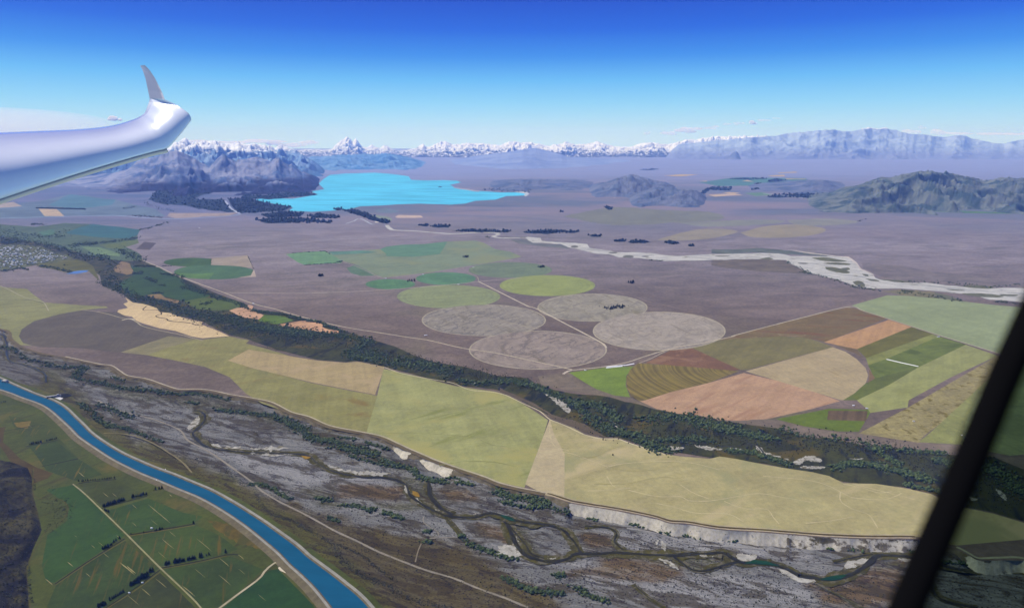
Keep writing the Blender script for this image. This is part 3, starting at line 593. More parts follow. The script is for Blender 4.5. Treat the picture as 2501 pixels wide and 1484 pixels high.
track('B 600,810 760,835 910,875 960,880 1010,900 1060,935 1180,965 1350,1000 1500,1040', 9, (172, 162, 146))
track('B 905,890 960,878 1000,888', 16, (206, 196, 176))
track('B 450,855 560,890 700,925 800,960', 6, (112, 106, 112))
# white track along the terrace lip, and inside it the dark verge
q = SCQ; fx0 = SCX
def lip_strip(x0, x1, o, w, srgb, name='track', z=2.6):
    m = (SCX > x0) & (SCX < x1); a = SCQ[m] - SCOUT[m] * o
    n = len(a); vv = np.zeros((n, 2, 3)); nz_ = (fbm(np.arange(n) / 9, np.zeros(n), 3, 4) - .47) * w * .5
    vv[:, 0, :2] = a + SCOUT[m] * (w / 2 + nz_)[:, None]; vv[:, 1, :2] = a - SCOUT[m] * (w / 2)
    vv[:, :, 2] = lev(z)
    mesh_obj(name, vv.reshape(-1, 3), grid_faces(n, 2), field_mat('lip_track', alb(srgb, 3800), var=.12, s=1 / 40))['kind'] = 'structure'
lip_strip(150, 1330, 26, 9, (182, 170, 150)); lip_strip(1330, 2240, 10, 7, (176, 160, 136)); lip_strip(1330, 2240, 20, 8, (92, 80, 66)); lip_strip(1330, 2300, 29, 6, (178, 164, 136)); lip_strip(2330, 2600, 16, 12, (170, 166, 140))
lip_strip(-200, 1330, 9, 22, (110, 98, 88), 'verge', 1.6)
# pale edges of the terrace fields on the far side
track('I 1065,1222 1200,1270 1400,1310 1600,1345 1740,1400 1900,1415 2020,1440 L 150,180 250,225 318,280 400,312 540,377 650,402 750,402', 6, (206, 194, 160))
track('L 750,402 860,442 1000,482 1050,502', 7, (206, 194, 160))
for s_ in ('L 680,582 800,560 1000,546 1110,545', 'L 820,730 1000,770 1150,770 1200,795 1300,800 1400,790 1600,755 1690,755 1800,775 1980,805', 'L 1150,695 1230,745 1330,785', 'L 1000,815 1100,835 1250,876 1450,880 1550,930', 'L 1430,800 1500,830 1580,850 1700,850 1740,900 1780,945',
           'M 330,640 600,665 740,700 880,770 960,785 1100,790 1170,770 1210,750', 'M 822,740 825,800 900,850 1000,885 1060,970', 'L 318,282 320,380 350,450 440,480', 'L 240,490 420,490 590,545 680,580', 'L 680,640 720,700 780,730', 'M 840,690 960,715 1060,745 1150,740', 'M 900,690 1100,740 1300,790', 'M 600,940 760,925 900,900', 'L 560,735 700,730 830,715', 'L 1100,545 1240,560 1400,600'):
    track(s_, 4, (196, 182, 138), 2.2, .8)
for s_ in ('D 850,240 1100,232 1330,240 1560,258', 'D 1350,462 1560,432 1760,442 1900,472', 'L 0,455 150,490 240,488', 'D 1000,60 1300,70 1500,60 1700,66', 'L 720,590 850,610 1000,600', 'L 600,690 800,690 1000,650 1150,655', 'L 480,515 600,520 700,470 800,445', 'D 1650,285 1740,320 1860,330'):
    track(s_, 4, (166, 156, 106) if s_[0] == 'L' else (142, 145, 92), 2.2, 1.0)
ribbon('ditch', 'B 1090,785 1070,800 1060,815 1110,815 1170,815 1200,840 1180,850 1155,857 1170,868 1240,880 1240,890 1290,900 1360,905 1430,915 1440,922 1500,930', 11, field_mat('rushes', alb((84, 78, 58), 5800)), 2.4, .5)
# near plain lines
track('C 520,595 600,660 720,775 900,950 1140,1190 1300,1340 1440,1484 F 560,1580', 5, (150, 146, 112), 2.6)
track('C 1560,1484 1700,1380 1850,1270 1900,1205 1970,1152 2010,1138', 8, (176, 166, 138), 2.6); track('C 1560,1484 F 450,1600', 8, (176, 166, 138), 2.6)
track('C 1970,1152 2000,1160 2030,1190', 7, (176, 166, 138), 2.6)
sheet('gravel_heap_ground', 'C 1985,1195 2010,1182 2050,1200 2092,1238 2040,1232 2000,1215', field_mat('crushed_rock', alb((214, 200, 172), 2500)), 2.2, .04)
track('C 740,235 860,238 960,255 1080,300 1200,370 1300,440 1370,515', 7, (130, 120, 98), .3, .5)
t_ = lambda s_, w, c: track(s_, w, c, 2.0, .4)
for s_ in ('C 390,1310 640,1140 890,985', 'C 910,960 1180,915 1390,880', 'C 1150,1195 1400,1150 1620,1100 1700,1100', 'C 750,1484 950,1350 1140,1210', 'C 30,220 250,178', 'C 560,590 830,562', 'C 720,770 1050,680', 'C 180,330 410,285', 'C 300,470 560,415'):
    t_(s_, 6, (52, 56, 36)); 
for s_, c in (('C 395,1318 640,1150 900,993', (104, 96, 66)), ('C 910,968 1180,925 1390,890', (110, 98, 66)), ('C 1150,1203 1400,1160 1620,1108', (98, 92, 62)), ('C 760,1484 960,1358 1145,1222', (104, 96, 66))): t_(s_, 4, c)
F('paddock', 'C 330,640 520,605 700,770 890,965 390,1300 330,1300 300,1180 340,960 480,860 495,760 420,700', (62, 86, 48), .3, .006, var=.15, s=1 / 200, streak=(-.35, 260, 16, .6, .7, (86, 86, 58)))
F('paddock', 'C 560,600 830,568 1000,660 1050,690 740,770', (74, 86, 50), .3, .006, var=.15, s=1 / 200, streak=(-.35, 260, 16, .6, .7, (92, 86, 58)))
F('paddock', 'C 760,790 1060,700 1300,800 1450,830 1390,872 1180,908 910,955', (64, 84, 46), .3, .006, var=.18, s=1 / 200, streak=(-.35, 260, 14, .57, .67, (104, 92, 62)))
F('paddock', 'C 920,975 1180,930 1400,892 1560,960 1700,1060 1620,1095 1400,1145 1155,1185', (68, 84, 46), .3, .006, var=.18, s=1 / 200, streak=(-.35, 260, 15, .56, .68, (104, 90, 58)))
F('paddock', 'C 400,1320 640,1155 890,1000 1130,1200 960,1345 740,1484 330,1484', (64, 80, 46), .3, .006, var=.2, s=1 / 200, streak=(-.35, 260, 18, .52, .66, (98, 86, 58)))
F('paddock', 'C 1165,1205 1400,1163 1650,1112 1740,1150 1880,1205 1700,1370 1560,1475 1450,1484 1310,1335', (64, 80, 46), .3, .006, var=.2, s=1 / 200, streak=(-.35, 260, 15, .57, .68, (94, 84, 54)))
F('paddock', 'C 770,1484 960,1365 1140,1228 1400,1484', (62, 70, 42), .3, .006, var=.2, s=1 / 200, streak=(-.35, 260, 15, .55, .68, (98, 84, 54)))
F('paddock', 'C 1920,1215 1985,1205 2240,1465 F 800,1600 480,1600 C 1590,1484', (50, 76, 46), .3, .004, var=.12, s=1 / 200)
F('paddock', 'C 60,110 330,180 560,420 320,470 200,310 100,190', (76, 90, 54), .3, .01, var=.15, s=1 / 200, streak=(-.35, 200, 20, .58, .68, (106, 98, 70)))
F('paddock', 'C 200,320 400,290 560,420 730,530 560,580 330,500', (68, 88, 50), .4, .01, var=.15, s=1 / 200, streak=(-.35, 200, 16, .6, .7, (110, 98, 70)))
F('bare_patch', 'C 1480,860 1560,865 1640,890 1760,960 1900,1060 1950,1130 1850,1060 1700,1020 1600,960 1520,900', (104, 90, 60), .7, .16, var=.25, s=1 / 60, blot=(60, .48, .6, (84, 84, 54)))
F('bare_patch', 'C 100,160 220,150 200,200 120,190', (118, 104, 80), .8, .05)
F('bare_patch', 'C 40,190 20,300 150,420 380,520 340,560 230,600 60,420 0,330 -100,200', (84, 74, 58), .7, .03, var=.2)
rs = random.Random(4)
STRAW = field_mat('straw_streak', alb((150, 138, 98), 2700), var=.15)
for (x, y, l, w) in ((1055, 740, 230, 4), (940, 740, 55, 2), (1155, 985, 125, 3), (1400, 982, 160, 3), (1560, 1120, 110, 3), (1560, 1243, 125, 3), (1205, 930, 70, 3), (735, 655, 60, 3), (800, 660, 50, 2), (870, 645, 50, 2), (855, 1155, 150, 5), (905, 1180, 90, 6), (650, 1030, 40, 2), (700, 1010, 50, 2), (830, 960, 40, 3), (1110, 1270, 110, 3), (1010, 1340, 90, 3), (910, 1390, 120, 2), (1300, 1320, 130, 4), (1795, 1000, 120, 5), (480, 1150, 60, 5), (320, 1270, 80, 5), (530, 960, 30, 2), (390, 405, 40, 4), (560, 510, 60, 5), (940, 870, 50, 2), (1080, 850, 70, 2), (1210, 670, 25, 4), (1390, 1200, 110, 2), (1700, 1100, 60, 3), (1840, 1380, 80, 2), (610, 1230, 50, 2), (730, 1080, 70, 2), (1130, 1080, 80, 2), (1700, 1200, 70, 2), (150, 130, 30, 3), (200, 170, 35, 4)):
    if l < 60 and int(x) % 3 == 0: continue
    a = pts('C %f,%f' % (x, y))[0]; b = pts('C %f,%f' % (x + l * .72, y + l * .6))[0]; m = (a + b) / 2 + np.array([rs.uniform(-1, 1), rs.uniform(-.6, .6)])
    ribbon('straw_streak', np.array([a, m, b]), w * .6, STRAW, 1.4, .7, 4, True)
# far braided river and its islands
RIV = field_mat('braided_shingle', alb((192, 191, 194), 9500), var=.10, s=1 / 200, streak=(2.12, 700, 55, .53, .62, alb((158, 160, 168), 9500)), blot=(140, .6, .68, alb((136, 134, 134), 9500)))
ribbon('river_gravel', 'I 1085,100 1100,122 1150,140 1300,146 1480,160 1600,168 1750,161 1870,154 1950,166', 75, RIV, .6, .4)
ribbon('river_gravel', 'I 1950,160 1962,175 1925,192 2000,202 2120,200 2200,204 2250,222 2320,234 2473,246', 70, RIV, .7, .5)
sheet('river_gravel', 'I 2180,196 J 220,193 320,200 330,225 480,235 690,250 710,280 800,295 930,315 1180,320 1400,345 1670,330 1900,325 2080,320 2200,325 2300,345 K 740,345 980,345 1080,350 1150,400 1180,450 1260,480 1300,520 1450,550 1700,555 1850,575 2200,600 2473,600 F 2700,705 2700,750 K 2473,715 2200,690 2050,650 1750,620 1450,600 1240,600 1130,580 1000,530 900,510 780,480 700,440 610,400 590,375 400,370 0,375 J 1550,380 1300,385 1100,360 940,355 860,330 760,325 660,300 540,275 480,250 330,240 260,240 I 2200,218', RIV, .8, .02)
def isl(p, srgb=(112, 116, 118), r=.03): F('river_island', p, srgb, 1.6, r, sm=True, var=.2, s=1 / 90)
for a in ((590, 270, 30, 9), (895, 318, 36, 6), (1015, 349, 44, 11), (1150, 348, 30, 5), (1760, 345, 60, 4), (2400, 402, 36, 5)): isl(ellipse(*a, 'J', n=14), (118, 120, 132))
for p in ('K 900,430 980,435 1060,455 1098,475 1050,482 960,465 910,450', 'K 790,358 900,355 1000,370 1072,385 980,390 860,378', 'K 880,403 980,395 1090,405 1085,416 960,412', 'K 1025,440 1080,436 1095,450 1060,458', 'K 1115,548 1170,540 1212,565 1205,590 1150,580', 'K 380,368 440,356 490,366 450,373', 'K 1190,485 1235,490 1240,505 1210,500', 'K 1215,522 1300,530 1330,545 1260,540', 'K 680,398 750,400 755,408 700,406', 'K 1300,525 1480,535 1600,550 1460,548', 'K 1850,605 1980,612 2000,620 1900,615', 'K 1980,640 2150,640 2310,660 2250,672 2050,660', 'K 2280,645 2420,650 2400,662 2300,656', 'K 1560,565 1640,568 1600,572', 'K 1760,630 1850,650 1960,690 1820,680 1780,655', 'K 1960,585 2100,575 2230,590 2220,600 2080,597'):
    isl(p)
F('river_flat', 'K 0,290 350,280 600,300 980,345 750,337 500,322 350,318 0,325', (106, 118, 138), 1.0, .02, var=.2, s=1 / 200)
F('river_flat', 'K 0,378 400,372 590,378 620,410 700,445 780,482 600,480 300,460 0,420', (118, 112, 126), .5, .02, var=.2, s=1 / 200)
F('river_flat', 'J 80,215 220,212 260,240 500,255 560,290 350,270 150,245', (116, 122, 146), .5, .02, var=.2, s=1 / 200)
F('river_flat', 'K 1350,620 1500,610 1760,630 1960,690 2060,712 1800,680 1480,650', (128, 124, 118), 1.2, .02, var=.2, s=1 / 100)
F('river_flat', 'K 1190,400 1500,420 1800,470 2200,520 2473,560 2473,600 2100,575 1800,545 1480,535 1290,490 1200,440', (128, 122, 140), .5, .02, var=.18, s=1 / 200)
F('river_terrace_edge', 'K 600,296 800,318 960,340 985,345 1085,350 1150,395 1185,445 1280,485 1290,520 1275,490 1175,450 1140,402 1078,356 960,346 780,326', (200, 188, 186), 1.7, .01)
F('shingle_pit', 'I 985,65 1010,58 1030,70 1015,80 990,80', (214, 206, 204), 1.2, .04); F('shingle_pit', 'I 1790,150 1830,143 1890,150 1900,162 1850,160', (210, 200, 192), 1.4, .03)
ribbon('spillway', 'I 760,88 820,68 870,48 960,90 985,92', 30, field_mat('spill_gravel', alb((182, 188, 206), 13000)), 1.2, .6)
# hydro canals far away
ribbon('far_canal', 'B 0,135 400,125 800,115 950,122 1150,136 1300,140 1480,131 1700,118 1790,105', 50, field_mat('far_canal_edge', alb((160, 180, 214), 13000)), 1.5, .3)
ribbon('far_canal', 'H 410,748 560,762 700,780 800,790', 60, field_mat('far_canal_edge', alb((196, 204, 226), 17000)), 2.5, .2)
ribbon('far_road', 'A 1670,1118 1690,1145 1720,1180 1780,1215', 45, field_mat('far_road_dust', alb((176, 184, 214), 14000)), 2.5, .3)
# channels of the near river
CHW = field_mat('shallow_stream', alb((60, 62, 44), 3600), var=.3, s=1 / 60, blot=(26, .56, .66, alb((74, 74, 48), 3600)))
CHW.node_tree.nodes['Principled BSDF'].inputs['Roughness'].default_value = .35; CHW.node_tree.nodes['Principled BSDF'].inputs['Specular IOR Level'].default_value = .08
DEEP = water_mat('green_pool', alb((34, 70, 58), 3200), .4, .15, 6, .2, .2)
MOSS = field_mat('mossy_margin', alb((82, 80, 54), 3600), var=.22, s=1 / 50, fine=.25, blot=(34, .5, .6, alb((106, 102, 96), 3600)))
BAR = field_mat('dry_gravel_bar', alb((172, 169, 162), 3600), var=.16, s=1 / 30, fine=.2, blot=(24, .5, .6, alb((122, 116, 104), 3600)))
OCH = field_mat('ochre_mud', alb((150, 116, 62), 3600), var=.2, s=1 / 20)
CH = [('C 1395,70 1440,85 1465,115 1455,155 1400,210 1378,240 1420,290 1480,330 1600,355 1750,370 D 120,376 300,380 420,396 475,445 560,492 680,527 830,548 950,548 1060,572 1120,612 1150,680 1230,742 1330,790 1420,826 1520,836 1620,832 1700,806 1790,820 1880,850 2000,876 2150,892 L 410,987 450,1030 490,1090 512,1130', 17, 44),
      ('D 1272,560 1280,640 1300,700 1370,770 1445,818', 20, 44), ('D 1800,830 1830,890 1880,980 1920,1060 1990,1115 2080,1142 L 330,1182 420,1166 480,1136 600,1137 800,1132 1000,1142 1150,1142 1400,1132 1480,1166 1560,1196 1700,1196 1800,1222 1900,1272 M 560,1275 700,1300 800,1290 900,1255 1000,1190 1050,1152 1150,1142 1290,1160 1400,1190 1550,1232 1750,1242 1992,1242 F 2650,1420', 22, 50),
      ('D 1840,880 1950,1010 2010,1090 2100,1125', 12, 30), ('L 1100,1150 1180,1212 1250,1246 1330,1241 1420,1212 1510,1186', 13, 36), ('L 540,960 690,970 740,1010 730,1060 785,1112', 10, 26), ('M 780,1192 900,1162 1030,1137', 9, 24), ('M 1290,1190 1380,1300 1420,1390 1500,1440 1700,1484', 14, 34), ('F 2560,1215 2500,1180 M 1930,860 1900,800 1915,740 1860,690', 16, 30),
      ('B -40,985 40,1020 B 60,1180 160,1215 260,1250 330,1290 340,1350', 14, 30), ('D 1390,830 1450,890 1500,960', 5, 22), ('L 850,1330 930,1400 1050,1484', 4, 16), ('M 660,1330 800,1400 960,1484', 4, 26)]
for p, w, m in CH:
    ribbon('stream_margin', p, m * .9, MOSS, 0, 1.2, seg=5, drape=1.9 + lev(0)); ribbon('stream', p, w * .72, CHW, 0, 1.35, seg=4, drape=3.0 + lev(0))
ribbon('stream_pool', 'L 1560,1197 1650,1190 1720,1200 1780,1216', 24, DEEP, 0, .4, taper=True, drape=3.6)
ribbon('stream_pool', 'M 690,1300 780,1292 860,1270', 22, DEEP, 0, .4, taper=True, drape=3.6)
ribbon('stream_pool', 'L 0,888 40,905 100,930', 22, DEEP, 0, .4, taper=True, drape=3.6)
for p in ('C 1340,215 1345,180 1400,130 1432,108 1425,150 1390,190', 'C 1440,290 1520,312 1700,335 1990,332 2060,345 1960,352 1720,352 1540,346 1470,325', 'D 0,378 150,388 300,384 420,392 462,428 440,432 310,402 120,396', 'D 520,440 600,475 700,498 860,512 960,518 1020,512 950,535 820,532 680,512 590,485', 'D 1100,598 1140,640 1125,670 1200,705 1250,752 1355,788 1290,782 1220,745 1150,685 1105,650',
          'L 1010,1168 1090,1185 1140,1240 1080,1215', 'L 1515,1135 1560,1140 1640,1152 1600,1182 1520,1180', 'L 1770,1238 1850,1242 1960,1312 1900,1316 1840,1280', 'M 860,1190 1025,1172 930,1215 850,1230', 'M 430,1232 520,1258 665,1310 580,1322 500,1280', 'M 1190,1165 1280,1170 1240,1190', 'L 1030,1050 1060,1080 1050,1120 1030,1090', 'D 1750,1090 1900,1060 1950,1110 1820,1110', 'D 1900,970 1920,1010 1905,1000', 'L 1270,1145 1390,1150 1300,1158', 'L 300,1165 370,1160 340,1172', 'D 1590,812 1640,803 1600,818', 'L 100,1080 130,1120 0,1125 0,1085', 'L 990,1060 1010,1050 1000,1105', 'M 160,1135 290,1150 240,1180 165,1165'):
    sheet('gravel_bar', rough(smooth(np.vstack([pts(p), pts(p)[:1]]), 3)[:-1], .22, 4), BAR, drape=2.5 + lev(0)).__setitem__('kind', 'structure')
for p in ('D 1160,645 1200,660 1210,690 1165,675', 'C 2150,395 2220,405 2180,420'): sheet('ochre_mud', pts(p), OCH, 0, .08, 3, sm=True, drape=3.3)
# gravel roads on the riverbed (follow its level)
def bed_track(p, w, srgb, wv=.3):
    q = smooth(pts(p), 8); q = resample(q, max(20, int(len(q) * 3)))
    P = world(q, bed_base(q))
    for i in range(2): P[:, i] = np.convolve(np.pad(P[:, i], 4, 'edge'), np.ones(9) / 9, 'valid')
    P[:, 2] += bump_(P, q) + 1.4
    d = np.gradient(P[:, :2], axis=0); d /= np.linalg.norm(d, axis=1, keepdims=True); nn = np.stack([-d[:, 1], d[:, 0]], 1)
    ww = w / 2 * (1 + wv * (fbm(np.arange(len(P)) / 5, np.zeros(len(P)), 3, 9) - .47) * 2)
    v = np.zeros((len(P), 2, 3)); v[:, 0] = P; v[:, 1] = P; v[:, 0, :2] += nn * ww[:, None]; v[:, 1, :2] -= nn * ww[:, None]
    f = np.stack([np.arange(len(P) - 1) * 2 + 1, np.arange(len(P) - 1) * 2 + 3, np.arange(len(P) - 1) * 2 + 2, np.arange(len(P) - 1) * 2], 1)
    mesh_obj('river_track', v.reshape(-1, 3), f, field_mat('river_track_gravel', alb(srgb, 3200), var=.12, s=1 / 40))['kind'] = 'structure'
bed_track('C 690,0 780,45 900,90 1050,125 1200,175 1300,225 1330,280 1420,330 1520,385 1640,470 1780,570 1850,630 D 70,640 200,720 400,820 600,930 750,1000 900,1075 1060,1140 1260,1215 1450,1270 1620,1340 1800,1405 1992,1484', 9, (146, 138, 128))
bed_track('D 1180,1160 1200,1080 1225,1020', 5, (136, 124, 112)); bed_track('D 1280,990 1340,975 1340,940 1290,910 1240,870 1240,830', 5, (140, 134, 126)); bed_track('D 1290,988 1400,980 1500,978', 5, (140, 134, 126)); bed_track('L 800,975 950,1000 1100,1040 1200,1075 1400,1090 1700,1110', 8, (146, 144, 146), .6)

# hill in the bottom left corner
HP = pts('F -300,1090 -100,1100 C 0,425 90,440 200,480 236,560 240,680 275,800 300,930 240,1060 190,1200 205,1330 215,1484 F 75,1650 -300,1650')
hx, hy = np.meshgrid(np.linspace(-300, 185, 170), np.linspace(1085, 1640, 190)); HF = np.stack([hx, hy], -1)
hd = sd(HF, HP); hw = world(HF, 0.0)
hz = np.where(hd > 0, 44 * sstep(0, 150, hd) * (.65 + .7 * fbm(hw[..., 0] / 260, hw[..., 1] / 260, 5, 21)) + 14 * sstep(0, 20, hd) + 20 * sstep(0, 60, hd) * (ridged(hw[..., 0] / 150, hw[..., 1] / 150, 4, 6) - .4), -1.0)
hw[..., 2] = np.maximum(hz, -1.0)
t = NT('shaded_scrub_hill')
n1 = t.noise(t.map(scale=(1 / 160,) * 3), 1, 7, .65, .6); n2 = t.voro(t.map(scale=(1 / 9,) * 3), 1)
c = t.mix(t.ramp(n1, .42, .6), alb((40, 41, 42), 2800), alb((84, 80, 68), 2800))  # dark scrub, deepened by hill shade put into the colour
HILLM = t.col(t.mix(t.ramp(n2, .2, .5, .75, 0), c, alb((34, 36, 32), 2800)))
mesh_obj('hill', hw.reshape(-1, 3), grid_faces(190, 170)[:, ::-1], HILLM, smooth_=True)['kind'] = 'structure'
t_('C 240,480 235,560 245,680 330,700 440,710 485,775 430,870 330,930 250,1060 195,1200 200,1330 215,1484', 5, (86, 84, 62))

# ------------------------------------------------------------------ mountains
def mountain_mat(name, rock, scrub, snow_z, snow_soft, zsc, base=None, sn=1.0, bx=None):
    t = NT(name); s = t.n('ShaderNodeSeparateXYZ'); t.set(s.inputs[0], t.pos)
    n1 = t.noise(t.map(scale=(1 / zsc,) * 3), 1, 7, .65, .4)
    c = t.mix(t.ramp(n1, .4, .62), rock, scrub)  # rock and scrub patches also carry painted lit and shaded slope tones
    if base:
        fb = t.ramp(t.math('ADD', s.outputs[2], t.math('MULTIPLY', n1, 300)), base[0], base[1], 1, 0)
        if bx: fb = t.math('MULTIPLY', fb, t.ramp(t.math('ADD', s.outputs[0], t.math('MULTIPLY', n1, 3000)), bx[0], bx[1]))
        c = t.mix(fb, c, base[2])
    if snow_z:
        g = t.n('ShaderNodeNewGeometry'); sn_ = t.n('ShaderNodeSeparateXYZ'); t.set(sn_.inputs[0], g.outputs['Normal'])
        n2 = t.noise(t.map(scale=(1 / (zsc * .5), 1 / (zsc * .5), 1 / (zsc * .35)), loc=(3, 3, 3)), 1, 9, .72, .8)
        h = t.math('ADD', t.math('DIVIDE', t.math('SUBTRACT', s.outputs[2], snow_z), snow_soft), t.math('MULTIPLY', t.math('SUBTRACT', n2, .5), 4.6))
        h = t.math('ADD', h, t.math('MULTIPLY', t.math('SUBTRACT', sn_.outputs[2], .75), 1.0))
        c = t.mix(t.math('MULTIPLY', t.ramp(h, .0, .35), sn), c, (.66, .69, .74))
    return t.col(c)
def range_(name, sky_, d0, d1, d2, mat, ncol, nrow, wl=2500, amp=.35, jag=.06, seed=0, base_z=0.0, ends=.04, spur=1.0, pw=1.25, dk=.8):
    p = pts(sky_); p = p[np.argsort(p[:, 0], kind='stable')]; xs = np.linspace(p[0, 0], p[-1, 0], ncol); ys = np.interp(xs, p[:, 0], p[:, 1])
    xc = (xs - 1250) / FOC; yc = -(ys - 742) / FOC
    zt = CAM_H + (-SP + yc * CP) / (CP + yc * SP) * d1                   # crest height at the crest's distance
    zt = np.maximum(zt, 30)
    edge = sstep(0, 1, np.minimum(np.arange(ncol), np.arange(ncol)[::-1]) / (ncol * ends))
    v = np.linspace(0, 1, nrow); k1 = (d1 - d0) / (d2 - d0)
    V, X = np.meshgrid(v, xc, indexing='ij'); Z0 = np.broadcast_to(zt * edge, V.shape)
    D = d0 + (d2 - d0) * V; wx = X * CP * D
    # crest line wanders in depth
    wob = (fbm(xs / 70, xs * 0, 4, seed + 3) - .47) * (d1 - d0) * .5
    crest = k1 + wob[None] / (d2 - d0) * 1.0
    u = np.where(V < crest, V / crest, (1 - V) / (1 - crest)); u = np.clip(u, 0, 1)
    prof = u ** pw
    wq = wx + (fbm(wx / wl, D / wl, 3, seed + 50) - .5) * wl * .6
    rg = ridged((wq + .35 * D) / wl, (D - .3 * wx) / (wl * dk), 6, seed) - .42
    fade = np.clip(4 * u * (1 - u), 0, 1) ** .8
    z = Z0 * prof + spur * amp * Z0 * rg * fade + jag * .5 * Z0 * (ridged(wx / (wl * .085), D / (wl * .085), 3, seed + 19) - .45) * np.clip(u * 1.6, 0, 1) + jag * Z0 * (ridged(wx / (wl * .28), D / (wl * .28), 4, seed + 9) - .45) * np.clip(u * 1.6, 0, 1)
    sink = min(120., .16 * Z0.max()) * (.6 + 1.2 * fbm(wx / (wl * .6), D / (wl * .6), 4, seed + 70)); z = z - sink * ((1 - u) ** 3 + (1 - edge[None]) ** 2)
    z = np.where(V <= 0, -40, np.maximum(z, -40)) + base_z
    z = np.where(V >= 1, -30, z)
    P = np.stack([wx, D, z], -1)
    o = mesh_obj(name, P.reshape(-1, 3), grid_faces(nrow, ncol), mat, smooth_=False); o['kind'] = 'structure'; return o
def hill_c(c, d, k=1.25): return sc3(alb(c, d), k)  # slope colours brightened against weak sun, distance haze put into them
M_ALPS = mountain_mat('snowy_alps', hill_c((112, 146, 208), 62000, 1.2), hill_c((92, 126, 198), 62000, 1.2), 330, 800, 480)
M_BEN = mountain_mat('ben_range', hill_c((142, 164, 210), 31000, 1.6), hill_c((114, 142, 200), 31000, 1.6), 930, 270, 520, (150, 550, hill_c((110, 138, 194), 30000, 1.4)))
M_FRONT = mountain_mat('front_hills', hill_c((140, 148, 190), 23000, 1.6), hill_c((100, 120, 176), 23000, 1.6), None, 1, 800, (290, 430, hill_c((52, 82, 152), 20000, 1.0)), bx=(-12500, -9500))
M_FAR = mountain_mat('far_range', hill_c((186, 200, 236), 54000, 1.15), hill_c((170, 186, 230), 54000, 1.15), 2480, 120, 1100, (350, 1300, hill_c((158, 170, 220), 50000, 1.1)))  # foot of the range paled to lilac, haze put into the colour
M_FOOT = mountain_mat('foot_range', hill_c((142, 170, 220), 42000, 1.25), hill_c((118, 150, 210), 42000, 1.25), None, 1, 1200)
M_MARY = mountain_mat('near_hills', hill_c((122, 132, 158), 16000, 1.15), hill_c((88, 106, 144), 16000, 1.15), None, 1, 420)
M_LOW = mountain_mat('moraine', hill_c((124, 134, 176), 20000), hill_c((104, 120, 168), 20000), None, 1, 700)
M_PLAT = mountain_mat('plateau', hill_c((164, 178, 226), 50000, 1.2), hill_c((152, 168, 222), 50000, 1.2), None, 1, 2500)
range_('mountains', 'E -300,420 0,395 150,400 300,410 450,400 590,402 620,396 650,392 680,362 720,332 752,312 775,294 790,306 805,322 825,336 850,322 868,340 892,372 930,382 970,360 1040,385 1070,362 1120,385 1180,410 1250,403 1300,392 1330,388 1360,362 1385,353 1412,380 1450,372 1480,356 1530,340 1562,325 1590,345 1620,360 1700,355 1740,345 1780,352 1850,352 1930,360 2000,362 2050,345 2090,334 2130,340 2170,346 2220,342 2260,345 2340,360 2400,366 2450,352 2500,352 '
       'G 520,334 560,345 600,360 680,355 740,345 780,335 820,350 850,360 930,376 1050,378 1100,362 1130,350 1190,342 1230,345 1350,360 1400,340 1440,330 1500,322 1560,325 1620,312 1680,305 1750,298 1800,302 1950,297 2100,290 2300,300', 58000, 74000, 84000, M_ALPS, 1300, 150, 2100, .9, .18, 3, pw=1.0)
range_('mountains', 'A -900,800 -300,780 300,760 600,740 900,745 1100,735 1240,728 1300,690 1345,678 1390,664 1415,680 1440,690 1500,680 1560,674 1600,667 1650,700 1720,704 1745,690 1770,680 1800,695 1870,700 1940,700 1990,704 2060,712 E 140,372 200,385 250,365 330,392 400,425 470,470 540,518 600,562 660,592', 25000, 35000, 41000, M_BEN, 700, 160, 1700, .95, .14, 12, pw=1.4)
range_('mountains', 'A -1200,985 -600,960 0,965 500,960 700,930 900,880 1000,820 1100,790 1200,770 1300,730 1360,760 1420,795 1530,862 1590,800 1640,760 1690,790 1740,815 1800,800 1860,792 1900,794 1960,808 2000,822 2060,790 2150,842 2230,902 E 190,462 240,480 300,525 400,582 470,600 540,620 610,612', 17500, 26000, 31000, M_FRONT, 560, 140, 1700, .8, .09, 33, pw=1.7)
range_('mountains', 'G 1300,365 1560,340 1800,318 1950,300 2200,284 2350,262 2480,245 H 800,246 850,240 900,234 960,236 1000,240 1080,250 1160,235 1200,224 1250,217 1300,225 1350,222 1400,226 1450,238 1540,262 1600,275 1680,278 1750,286 1850,296 1920,286 1990,280 2100,310 2250,340 2350,350 2420,326 2501,315 F 2600,330 2750,350', 52000, 61000, 69000, M_FAR, 620, 110, 3000, .34, .06, 44, pw=1.5)
range_('hills', 'H 760,800 850,785 1000,750 1120,710 1250,670 1400,630 1480,622 1550,602 1620,590 1720,566 1800,570 1900,590 2000,602 2150,640 2230,665 2300,640 2380,620 2501,630 F 2600,440 2760,450', 13300, 17200, 20500, M_MARY, 420, 130, 1000, .8, .08, 5, pw=.9)
range_('hills', 'H 60,730 250,690 420,680 600,672 700,668 800,645 850,630 930,608 1000,615 1050,632 1150,662 1280,700', 18800, 22000, 26000, M_LOW, 200, 70, 1100, .7, .12, 61, ends=.5)
range_('hills', 'E 1780,700 1900,672 2040,652 2200,640 2330,642 2480,655 G 640,652 760,642 860,660', 19500, 23000, 26500, M_LOW, 220, 70, 900, .8, .12, 77, ends=.3)
range_('hills', 'G 640,706 700,696 780,668 860,650 930,625 1000,608 1060,596 1120,606 1180,620 1240,642 1330,655 1400,672 1500,690', 16500, 21500, 25000, M_LOW, 220, 80, 1000, .7, .14, 67, ends=.2)
range_('hills', 'G 1000,770 1130,742 1200,722 1260,700 1330,706 1400,694 1470,706 1560,716 1640,742 1740,764', 14600, 17500, 20000, M_LOW, 220, 80, 800, .7, .14, 71, ends=.2)
